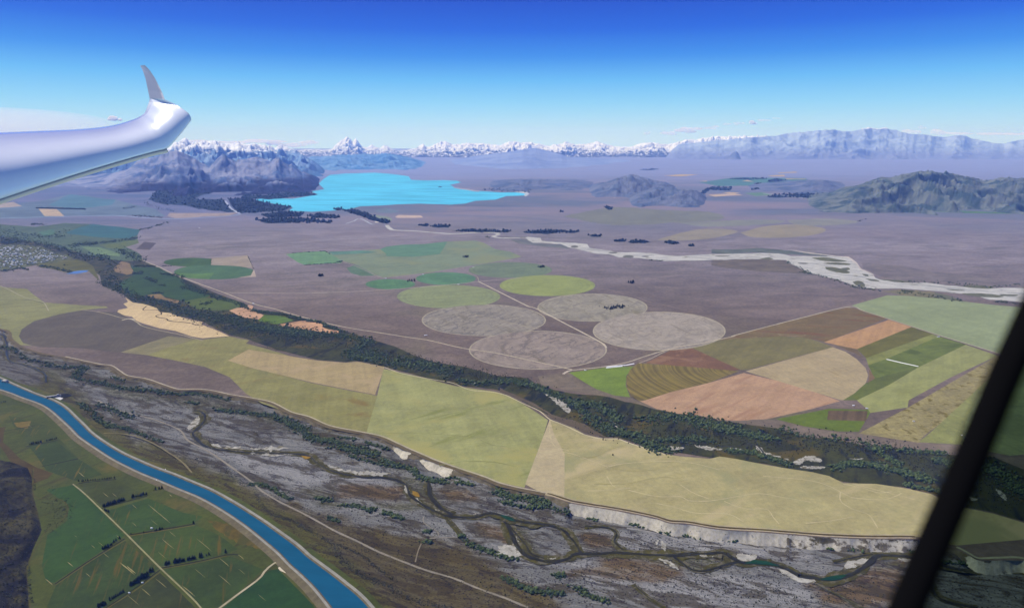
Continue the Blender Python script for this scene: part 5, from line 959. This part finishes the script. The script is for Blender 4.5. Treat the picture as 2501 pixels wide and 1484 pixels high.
# ------------------------------------------------------------------ buildings
def gable(name, w, l, h, rh, mw, mr, parent=None):
    v = [(-w, -l, 0), (w, -l, 0), (w, l, 0), (-w, l, 0), (-w, -l, h), (w, -l, h), (w, l, h), (-w, l, h), (0, -l, h + rh), (0, l, h + rh)]
    wall = mesh_obj('wall', v, np.array([(0, 1, 5, 4), (1, 2, 6, 5), (2, 3, 7, 6), (3, 0, 4, 7), (4, 5, 8), (6, 7, 9)], dtype=object), mw, parent)
    e = .5
    rv = [(-w - e, -l - e, h - .15), (0, -l - e, h + rh + .25), (w + e, -l - e, h - .15), (-w - e, l + e, h - .15), (0, l + e, h + rh + .25), (w + e, l + e, h - .15)]
    rv += [(a, b, c - .3) for a, b, c in rv]
    roof = mesh_obj('roof', rv, [(0, 1, 4, 3), (1, 2, 5, 4), (6, 9, 10, 7), (7, 10, 11, 8), (0, 3, 9, 6), (2, 8, 11, 5), (0, 6, 7, 1), (1, 7, 8, 2), (3, 4, 10, 9), (4, 5, 11, 10)], mr, parent)
    return wall, roof
def bld(name, w, l, h, rh, mw, mr):
    r = bpy.data.objects.new(name, None); COL.objects.link(r); gable(name, w, l, h, rh, mw, mr, r); return r
def flat_mat(name, c): return field_mat(name, c, var=.05, s=1 / 3, fine=.05)
W_ = flat_mat('painted_wall', (.55, .54, .50)); ROOFS = [flat_mat('roof_white', (.75, .76, .78)), flat_mat('roof_grey', (.30, .33, .38)), flat_mat('roof_blue', (.22, .30, .42)), flat_mat('roof_red', (.30, .13, .10))]
hp = [bld('house', 5.5, 8, 3, 2.2, W_, m) for m in ROOFS]
hl = ['town house with a bright white roof among the trees at the left edge', 'town house with a grey roof among the trees at the left edge', 'town house with a blue roof among the trees at the left edge', 'town house with a red roof among the trees at the left edge']
hg = ['white roofed houses of the town', 'grey roofed houses of the town', 'blue roofed houses of the town', 'red roofed houses of the town']
hq = inside('B 0,350 120,345 300,362 420,408 500,418 500,430 400,455 250,475 170,495 0,508', 240)
for i, a in enumerate(hq):
    k = random.choices((0, 1, 2, 3), (16, 5, 3, 1))[0] if i > 3 else i
    if i < 4: o = hp[i]
    else:
        o = hp[k].copy(); COL.objects.link(o)
        for ch in hp[k].children: c = ch.copy(); COL.objects.link(c); c.parent = o
    o.location = (a[0], a[1], .2); o.rotation_euler = (0, 0, random.choice((.3, 1.87)) + random.uniform(-.2, .2)); tag(o, hl[k], 'house', hg[k])
    s = random.uniform(1.0, 1.7); o.scale = (s, s, s)
sheds = [('I 1075,523', 9, 22, 'long white shed at the corner of the big irrigated field'), ('I 1370,491', 8, 16, 'white shed on the red brown strip above the green circle'), ('I 1768,435', 9, 18, 'white shed at the tip of the olive circle'), ('I 1650,570', 9, 20, 'white shed beside the straight road between green circles'), ('I 1390,972', 12, 24, 'white shed alone on the brown plain above the valley road'), ('B 1880,768', 10, 16, 'white shed by the road above the salmon field'), ('I 25,722', 9, 14, 'white shed on the roadside bend by the salmon field'), ('J 675,1250', 6, 14, 'pale shed at the top of the bright green triangle'),
         ('K 1795,985', 9, 20, 'white shed beside the road along the pale green field'), ('M 905,195', 8, 12, 'pale shed left of the two by the ploughed plot'), ('M 990,213', 8, 11, 'pale shed above the corner of the ploughed plot'), ('M 1288,295', 5, 9, 'white hut alone in the rough tussock field'), ('M 1595,385', 4, 8, 'white hut at the edge of the canopy bar'), ('C 1085,915', 5, 8, 'pale trough hut beside the clump on the fence line'), ('C 1018,1305', 3, 6, 'tiny white hut near the large conifer clump'), ('C 925,1378', 3, 6, 'tiny white hut on the lower hedge line'), ('B 1480,208', 14, 30, 'white hangar beside the far airstrip'), ('G 915,785', 14, 30, 'white farm building beyond the braided river'), ('H 905,887', 16, 34, 'lone white building on the pink plain')]
ROOFW = ROOFS[0]
for p, w, l, lab in sheds:
    o = bld('farm_shed', w * .5, l * .5, 3.5, 1.6, W_, ROOFW); q = world(pts(p)[0], .3); o.location = tuple(q); o.rotation_euler = (0, 0, random.uniform(1.2, 1.9)); tag(o, lab, 'shed')
# farm yard at the base of the green triangle: long white rows
def bale_row(p, w, h, label, group=None):
    q = resample(world(pts(p), .3), 60); d = np.gradient(q[:, :2], axis=0); d /= np.linalg.norm(d, axis=1, keepdims=True); n = np.stack([-d[:, 1], d[:, 0]], 1)
    v = np.zeros((60, 7, 3))
    for k in range(7):
        a = math.pi * k / 6; e = np.minimum(1, np.minimum(np.arange(60), np.arange(60)[::-1]) / 2 + .15)
        v[:, k, :2] = q[:, :2] + n * (math.cos(a) * w / 2 * e)[:, None]; v[:, k, 2] = .3 + math.sin(a) * h * e * (.9 + .1 * np.sin(np.arange(60) * 1.9))
    tag(mesh_obj('silage_row', v.reshape(-1, 3), grid_faces(60, 7)[:, ::-1], flat_mat('white_wrap', (.82, .82, .80)), smooth_=True), label, 'silage row', group)
bale_row('J 840,1221 1000,1207 1065,1194', 11, 2.5, 'upper of two long white wrapped rows above the bright green triangle'); bale_row('J 838,1230 970,1216', 9, 2.5, 'lower shorter white wrapped row above the bright green triangle'); bale_row('K 1382,1160 1510,1190 1640,1218', 9, 2.5, 'long thin white wrapped row lying across the green strip field')
# canal gate
CONC = flat_mat('weathered_concrete', (.42, .41, .39)); STEEL = flat_mat('grey_steel', (.2, .21, .22))
def box(bm, c, s):
    v, f = bm; b = len(v)
    for dz in (-1, 1):
        for dx, dy in ((-1, -1), (1, -1), (1, 1), (-1, 1)): v.append((c[0] + dx * s[0] / 2, c[1] + dy * s[1] / 2, c[2] + dz * s[2] / 2))
    f += [(b, b + 3, b + 2, b + 1), (b + 4, b + 5, b + 6, b + 7)] + [(b + i, b + (i + 1) % 4, b + 4 + (i + 1) % 4, b + 4 + i) for i in range(4)]
def part(name, boxes, mat, parent):
    bm = ([], [])
    for c, s in boxes: box(bm, c, s)
    return mesh_obj(name, bm[0], np.array(bm[1]), mat, parent)
def gate_at(p, rz, L, label, n):
    r = bpy.data.objects.new('canal_gate', None); COL.objects.link(r); r.location = tuple(world(pts(p)[0], 2.0)); r.rotation_euler = (0, 0, rz); tag(r, label, 'sluice gate')
    part('deck', [((0, 0, 9), (L, 12, 1.6)), ((0, 5.8, 10.4), (L, .4, 1.2)), ((0, -5.8, 10.4), (L, .4, 1.2))], CONC, r)
    for i in range(n): part('pier', [((-L / 2 + L * i / (n - 1), 0, 4.0), (3.2, 16, 8.2))], CONC, r)
    for i in range(n - 1): g = part('gate_leaf', [((-L / 2 + L * (i + .5) / (n - 1), -2, 3.5), (L / (n - 1) - 3.4, 1, 6.5))], STEEL, r)
    part('control_house', [((L * .3, 2, 12.6), (9, 7, 5.4)), ((L * .3, 2, 15.5), (10, 8, .5))], CONC, r)
gate_at('B 400,1462', .45, 70, 'pale concrete spillway gate beside the canal at the left', 5)
gate_at('B 40,1350', -.35, 46, 'low concrete intake gate on the far canal bank at the left edge', 4)
sheet('apron', 'B 360,1478 420,1450 470,1470 430,1492', field_mat('concrete_apron', (.5, .49, .46)), 5.2)
sheet('spoil_bank', 'B 0,1335 60,1345 130,1375 250,1410 240,1420 120,1392 0,1350 -60,1330', field_mat('pale_spoil', alb((206, 200, 188), 5200)), 5.6, .04)
sheet('pond', 'B 490,548 540,530 600,522 660,522 640,535 570,548', water_mat('park_pond', alb((104, 140, 192), 8200)), .9, .02)
sheet('pond', 'B 430,1445 500,1432 530,1450 470,1468', water_mat('stilling_pond', alb((40, 50, 66), 5200), .6, .05), 2.5, .02)
# vehicles on the canal roads
def van(p, rz, label, z=5.0):
    r = bpy.data.objects.new('camper_van', None); COL.objects.link(r); q = world(pts(p)[0], z); r.location = tuple(q); r.rotation_euler = (0, 0, rz); tag(r, label, 'van')
    WP = flat_mat('van_white', (.8, .8, .8)); DK = flat_mat('van_glass', (.03, .03, .04))
    v = [(-3, -1.1, .5), (3, -1.1, .5), (3, -1.1, 1.5), (2.2, -1.0, 2.5), (-3, -1.0, 2.7)]; n = len(v); vv = v + [(a, -b, c) for a, b, c in v]
    mesh_obj('body', vv, np.array([tuple(range(n)), tuple(range(2 * n - 1, n - 1, -1))] + [((i + 1) % n, i, i + n, (i + 1) % n + n) for i in range(n)], dtype=object), WP, r)
    part('windscreen', [((2.72, 0, 2.0), (.3, 1.8, .7))], DK, r)
    for x in (-1.9, 1.9):
        for y in (-1, 1): part('wheel', [((x, y, .4), (.8, .3, .8))], DK, r)
van('C 1118,571', -.7, 'white van parked on the near canal road'); van('C 1182,494', -.7, 'white van on the far canal road')

# ------------------------------------------------------------------ the glider the photo is taken from
glider = bpy.data.objects.new('glider', None); COL.objects.link(glider); glider.location = (0, 0, CAM_H - .6)
tag(glider, 'white glider wing with upturned winglet and black canopy frame beside the cockpit', 'glider')
t = NT('gelcoat', .22, .5); t.b.inputs['Coat Weight'].default_value = 1.0; t.b.inputs['Coat IOR'].default_value = 1.55; t.b.inputs['Coat Roughness'].default_value = .06
GEL = t.col(t.mix(t.ramp(t.noise(t.pos, 3, 4), .3, .7), (.80, .83, .86), (.83, .86, .88)))
t = NT('winglet_shade_grey', .3, .4); WLT = t.col((.34, .36, .42))  # bluish grey holds the shade of the inner face, put into the colour
t = NT('edge_lip_tan', .6, .3); EDGE_TAN = t.col((.62, .54, .46))  # tan stands for light bounced up from the ground
def keep(o):
    o.parent = glider; o.matrix_parent_inverse = glider.matrix_basis.inverted() if False else o.matrix_parent_inverse
    return o
O = np.array(glider.location)
def PA(x, y, d):
    a = pts('A %f,%f' % (x, y))[0]; return np.array(at_depth(a[0], a[1], d)) - O
ST = [(-700, 1350, -700, 640, 5.6, 6.7), (-350, 1235, -350, 628, 6.0, 7.1), (0, 1112, 0, 614, 6.5, 7.55), (300, 1012, 300, 602, 6.9, 7.9), (600, 916, 600, 588, 7.3, 8.2), (900, 826, 830, 562, 7.7, 8.45), (1100, 770, 980, 520, 7.95, 8.6), (1180, 750, 1035, 496, 8.05, 8.6), (1238, 734, 1068, 474, 8.12, 8.52), (1300, 672, 1084, 446, 8.2, 8.55), (1362, 600, 1098, 408, 8.3, 8.58), (1420, 522, 1106, 386, 8.4, 8.6), (1345, 448, 1109, 374, 8.45, 8.62), (1222, 366, 1111, 362, 8.5, 8.65)]
nth = 20; lower = 8; secs = []
for (bx, by, tx, ty, bd, td) in ST:
    B = PA(bx, by, bd); T = PA(tx, ty, td); V = np.array([0, 0, (T - B)[2]]); H = (T - B) - V; s = []
    for k in range(nth + 1):
        th = math.pi / 2 * k / nth
        u_ = k / nth; s.append(B + V * (u_ + .10 * math.sin(math.pi * u_)) + H * u_ ** 2.3)
    for k in range(1, lower):
        u = k / lower; s.append(T + (B - T) * u + np.array([.0, .03, -.035]) * math.sin(math.pi * u))
    secs.append(s)
secs = np.array(secs)
# finer along the span
def interp_secs(S_, m):
    out = []
    n = len(S_)
    for i in range(n - 1):
        a, b = S_[max(i - 1, 0)], S_[i]; c, d = S_[i + 1], S_[min(i + 2, n - 1)]
        for k in range(m):
            u = k / m
            if i in (10, 11, 12): out.append(b + (c - b) * u)
            else: out.append(.5 * (2 * b + (c - a) * u + (2 * a - 5 * b + 4 * c - d) * u * u + (3 * b - a - 3 * c + d) * u ** 3))
    out.append(S_[-1]); return np.array(out)
S2 = interp_secs(secs, 6); ns, nk = S2.shape[:2]
fc = [(i * nk + k, i * nk + (k + 1) % nk, (i + 1) * nk + (k + 1) % nk, (i + 1) * nk + k) for i in range(ns - 1) for k in range(nk)]
wing = mesh_obj('wing', S2.reshape(-1, 3), np.array(fc), GEL, glider, smooth_=True)
# lip under the wing's near edge, ground bounce put into its tan
v = []
for i in range(0, ns):
    B = S2[i, 0]
    if i > 8 * 6: break
    v += [B + np.array([.0, -.004, .004]), B + np.array([.004, -.012, -.012]), B + np.array([.006, .0, -.042]), B + np.array([0, .03, -.030])]
nn = len(v) // 4
mesh_obj('flap_edge', np.array(v), np.array([(i * 4 + k, i * 4 + (k + 1) % 4, (i + 1) * 4 + (k + 1) % 4, (i + 1) * 4 + k) for i in range(nn - 1) for k in range(4)]), EDGE_TAN, wing)
lead = [(1222, 366), (1205, 320), (1180, 270), (1150, 210), (1110, 150), (1075, 114)]; trail = [(1111, 362), (1098, 300), (1080, 215), (1062, 160), (1050, 135), (1040, 118)]
v = []
for i, (a, b) in enumerate(zip(lead, trail)):
    dd = 8.5 + .05 * i; A_ = PA(*a, dd); B_ = PA(*b, dd + .15)
    th = .030 * (1 - i / 7)
    for u, w in ((0, 0), (.12, .8), (.35, 1), (.7, .55), (1, .05)): v.append(A_ + (B_ - A_) * u + np.array([.3, -1, .1]) * th * w * .55)
    for u, w in ((.7, .55), (.35, 1), (.12, .8)): v.append(A_ + (B_ - A_) * u - np.array([.3, -1, .1]) * th * w * .55)
f = [(i * 8 + k, i * 8 + (k + 1) % 8, (i + 1) * 8 + (k + 1) % 8, (i + 1) * 8 + k) for i in range(5) for k in range(8)]
f += [tuple(40 + k for k in range(8))]
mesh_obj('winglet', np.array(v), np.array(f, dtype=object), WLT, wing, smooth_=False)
# canopy frame (tube) and the tinted pane behind it
t = NT('black_frame', .95, .02); BLK = t.col((.003, .003, .0035))
cl = [(2640, 500, .50), (2560, 680, .485), (2505, 800, .475), (2453, 915, .465), (2395, 1055, .455), (2332, 1203, .445), (2270, 1345, .435), (2208, 1490, .425), (2130, 1660, .415), (2040, 1850, .405)]
cpt = smooth(np.array([np.array(at_depth(*c)) - O for c in cl]), 6); v = []; n = 10
dt = np.gradient(cpt, axis=0); dt /= np.linalg.norm(dt, axis=1, keepdims=True)
for p, d in zip(cpt, dt):
    a = np.cross(d, [0, 1, 0]); a /= np.linalg.norm(a); b = np.cross(d, a)
    for k in range(n): an = 2 * math.pi * k / n; v.append(p + (a * math.cos(an) * .0090 + b * math.sin(an) * .012))
m = len(cpt); f = [(i * n + k, i * n + (k + 1) % n, (i + 1) * n + (k + 1) % n, (i + 1) * n + k) for i in range(m - 1) for k in range(n)]
mesh_obj('canopy_frame', np.array(v), np.array(f), BLK, glider, smooth_=True)
m_ = bpy.data.materials.new('tinted_acrylic'); m_.use_nodes = True; tr = m_.node_tree; tr.nodes.clear()
o_ = tr.nodes.new('ShaderNodeOutputMaterial'); tb = tr.nodes.new('ShaderNodeBsdfTransparent'); tb.inputs[0].default_value = (.165, .225, .205, 1); gb = tr.nodes.new('ShaderNodeBsdfGlossy'); gb.inputs['Roughness'].default_value = .02; mx = tr.nodes.new('ShaderNodeMixShader'); mx.inputs[0].default_value = .0
tr.links.new(tb.outputs[0], mx.inputs[1]); tr.links.new(gb.outputs[0], mx.inputs[2]); tr.links.new(mx.outputs[0], o_.inputs[0])
side = np.array(at_depth(3300, 1200, .30)) - np.array(at_depth(2332, 1203, .445))
v = np.zeros((len(cpt), 8, 3))
for k in range(8):
    u = k / 7; v[:, k] = cpt + side * u + np.array([0, 1, .1]) * .05 * math.sin(u * 2.2)
mesh_obj('window_pane', v.reshape(-1, 3), grid_faces(len(cpt), 8), m_, glider, smooth_=True)

# ------------------------------------------------------------------ clouds (outside the haze)
def cloud_mat(dens, c=(1, 1, 1)):
    m = bpy.data.materials.new('cloud_vapour'); m.use_nodes = True; t = m.node_tree; t.nodes.clear()
    o = t.nodes.new('ShaderNodeOutputMaterial'); p = t.nodes.new('ShaderNodeVolumePrincipled'); p.inputs['Density'].default_value = dens; p.inputs['Color'].default_value = (*c, 1); p.inputs['Density Attribute'].default_value = ''
    p.inputs['Anisotropy'].default_value = .2
    t.links.new(p.outputs[0], o.inputs['Volume']); return m
def cloud(parts_, dist, dens, label, group=None, lump=7, seed=0):
    r = np.random.default_rng(seed); vs = []; fs = []; o = 0
    for (x, y, rx, ry) in parts_:
        for k in range(lump):
            cx = x + r.normal(0, rx * .42); cy = y + r.normal(0, ry * .3); s = r.uniform(.3, .7)
            c = np.array(at_depth(cx, cy, dist)); sx = rx * s * dist / FOC; sz = max(ry * s * 1.0, .8) * dist / FOC
            v = I1[0] * r.uniform(.75, 1.2, (len(I1[0]), 1)) * np.array([sx, sx * .6, sz]) + c; vs.append(v); fs.append(I1[1] + o); o += len(I1[0])
    return tag(mesh_obj('cloud', np.vstack(vs), np.vstack(fs), cloud_mat(dens), smooth_=True), label, 'cloud', group)
CL = 112000
cloud([(276, 290, 17, 8), (290, 293, 9, 5)], 66000, 1.6e-2, 'small bright white cloud just above the wing', seed=1)
for i, (ps, lab) in enumerate(((([(1582, 327, 10, 6)]), 'small grey cloud at the left end of the broken cloud line'), ([(1628, 325, 20, 5)], 'flat grey cloud second from the left in the broken cloud line'), ([(1680, 317, 26, 7)], 'largest pale cloud in the middle of the broken cloud line'), ([(1735, 313, 16, 4)], 'thin wisp right of the largest cloud in the line'), ([(1775, 304, 14, 3)], 'thin grey wisp halfway up the broken cloud line'), ([(1802, 302, 12, 4)], 'grey wisp left of the brightest cloud in the line'), ([(1838, 300, 12, 5)], 'bright white puff near the right end of the cloud line'), ([(1868, 294, 18, 3), (1895, 289, 10, 3)], 'long thin grey wisp at the right end of the cloud line'))):
    cloud(ps, CL, (25e-4, 20e-4, 26e-4, 16e-4, 18e-4, 16e-4, 8e-3, 16e-4)[i], lab, seed=10 + i)
cloud([(2225, 323, 22, 7), (2290, 322, 22, 7), (2252, 311, 9, 6), (2350, 325, 40, 4), (2440, 327, 60, 3), (2540, 327, 60, 3)], 118000, 2.4e-3, 'white cloud bank behind the right hand mountain range', seed=31)
cloud([(470, 345, 40, 4), (560, 348, 50, 4), (640, 346, 50, 5), (700, 352, 40, 7), (745, 350, 30, 7)], 95000, 2.2e-3, 'white cloud bank lying behind the snowy range left of the highest peak', seed=37)
def lens_cloud(cx, cy, rx, ry, d, dens, label, depth=.5):
    bv, bf = ico(3); c = np.array(at_depth(cx, cy, d)); v = bv * np.array([rx * d / FOC, rx * d / FOC * depth, ry * d / FOC]) + c
    tag(mesh_obj('cirrus_cloud', v, bf, cloud_mat(dens), smooth_=True), label, 'cloud')
lens_cloud(-120, 305, 400, 44, 90000, 6e-5, 'broad thin veil of white cirrus behind the wing', .35)

# ------------------------------------------------------------------ haze: one closed box of even air
hz0, hz1 = -70.0, 2900.0
v = [(-90000, -3000, hz0), (90000, -3000, hz0), (90000, 88000, hz0), (-90000, 88000, hz0), (-90000, -3000, hz1), (90000, -3000, hz1), (90000, 88000, hz1), (-90000, 88000, hz1)]
hm_ = bpy.data.materials.new('haze_air'); hm_.use_nodes = True; t = hm_.node_tree; t.nodes.clear()
o = t.nodes.new('ShaderNodeOutputMaterial'); p = t.nodes.new('ShaderNodeVolumePrincipled'); p.inputs['Density'].default_value = HAZE['density']; p.inputs['Absorption Color'].default_value = (1, 1, 1, 1); p.inputs['Color'].default_value = (*HAZE['color'], 1); p.inputs['Density Attribute'].default_value = ''
t.links.new(p.outputs[0], o.inputs['Volume'])
tag(mesh_obj('haze', v, np.array([(0, 3, 2, 1), (4, 5, 6, 7), (0, 1, 5, 4), (1, 2, 6, 5), (2, 3, 7, 6), (3, 0, 4, 7)]), hm_), 'pale blue haze over the whole basin', 'haze', kind='stuff')
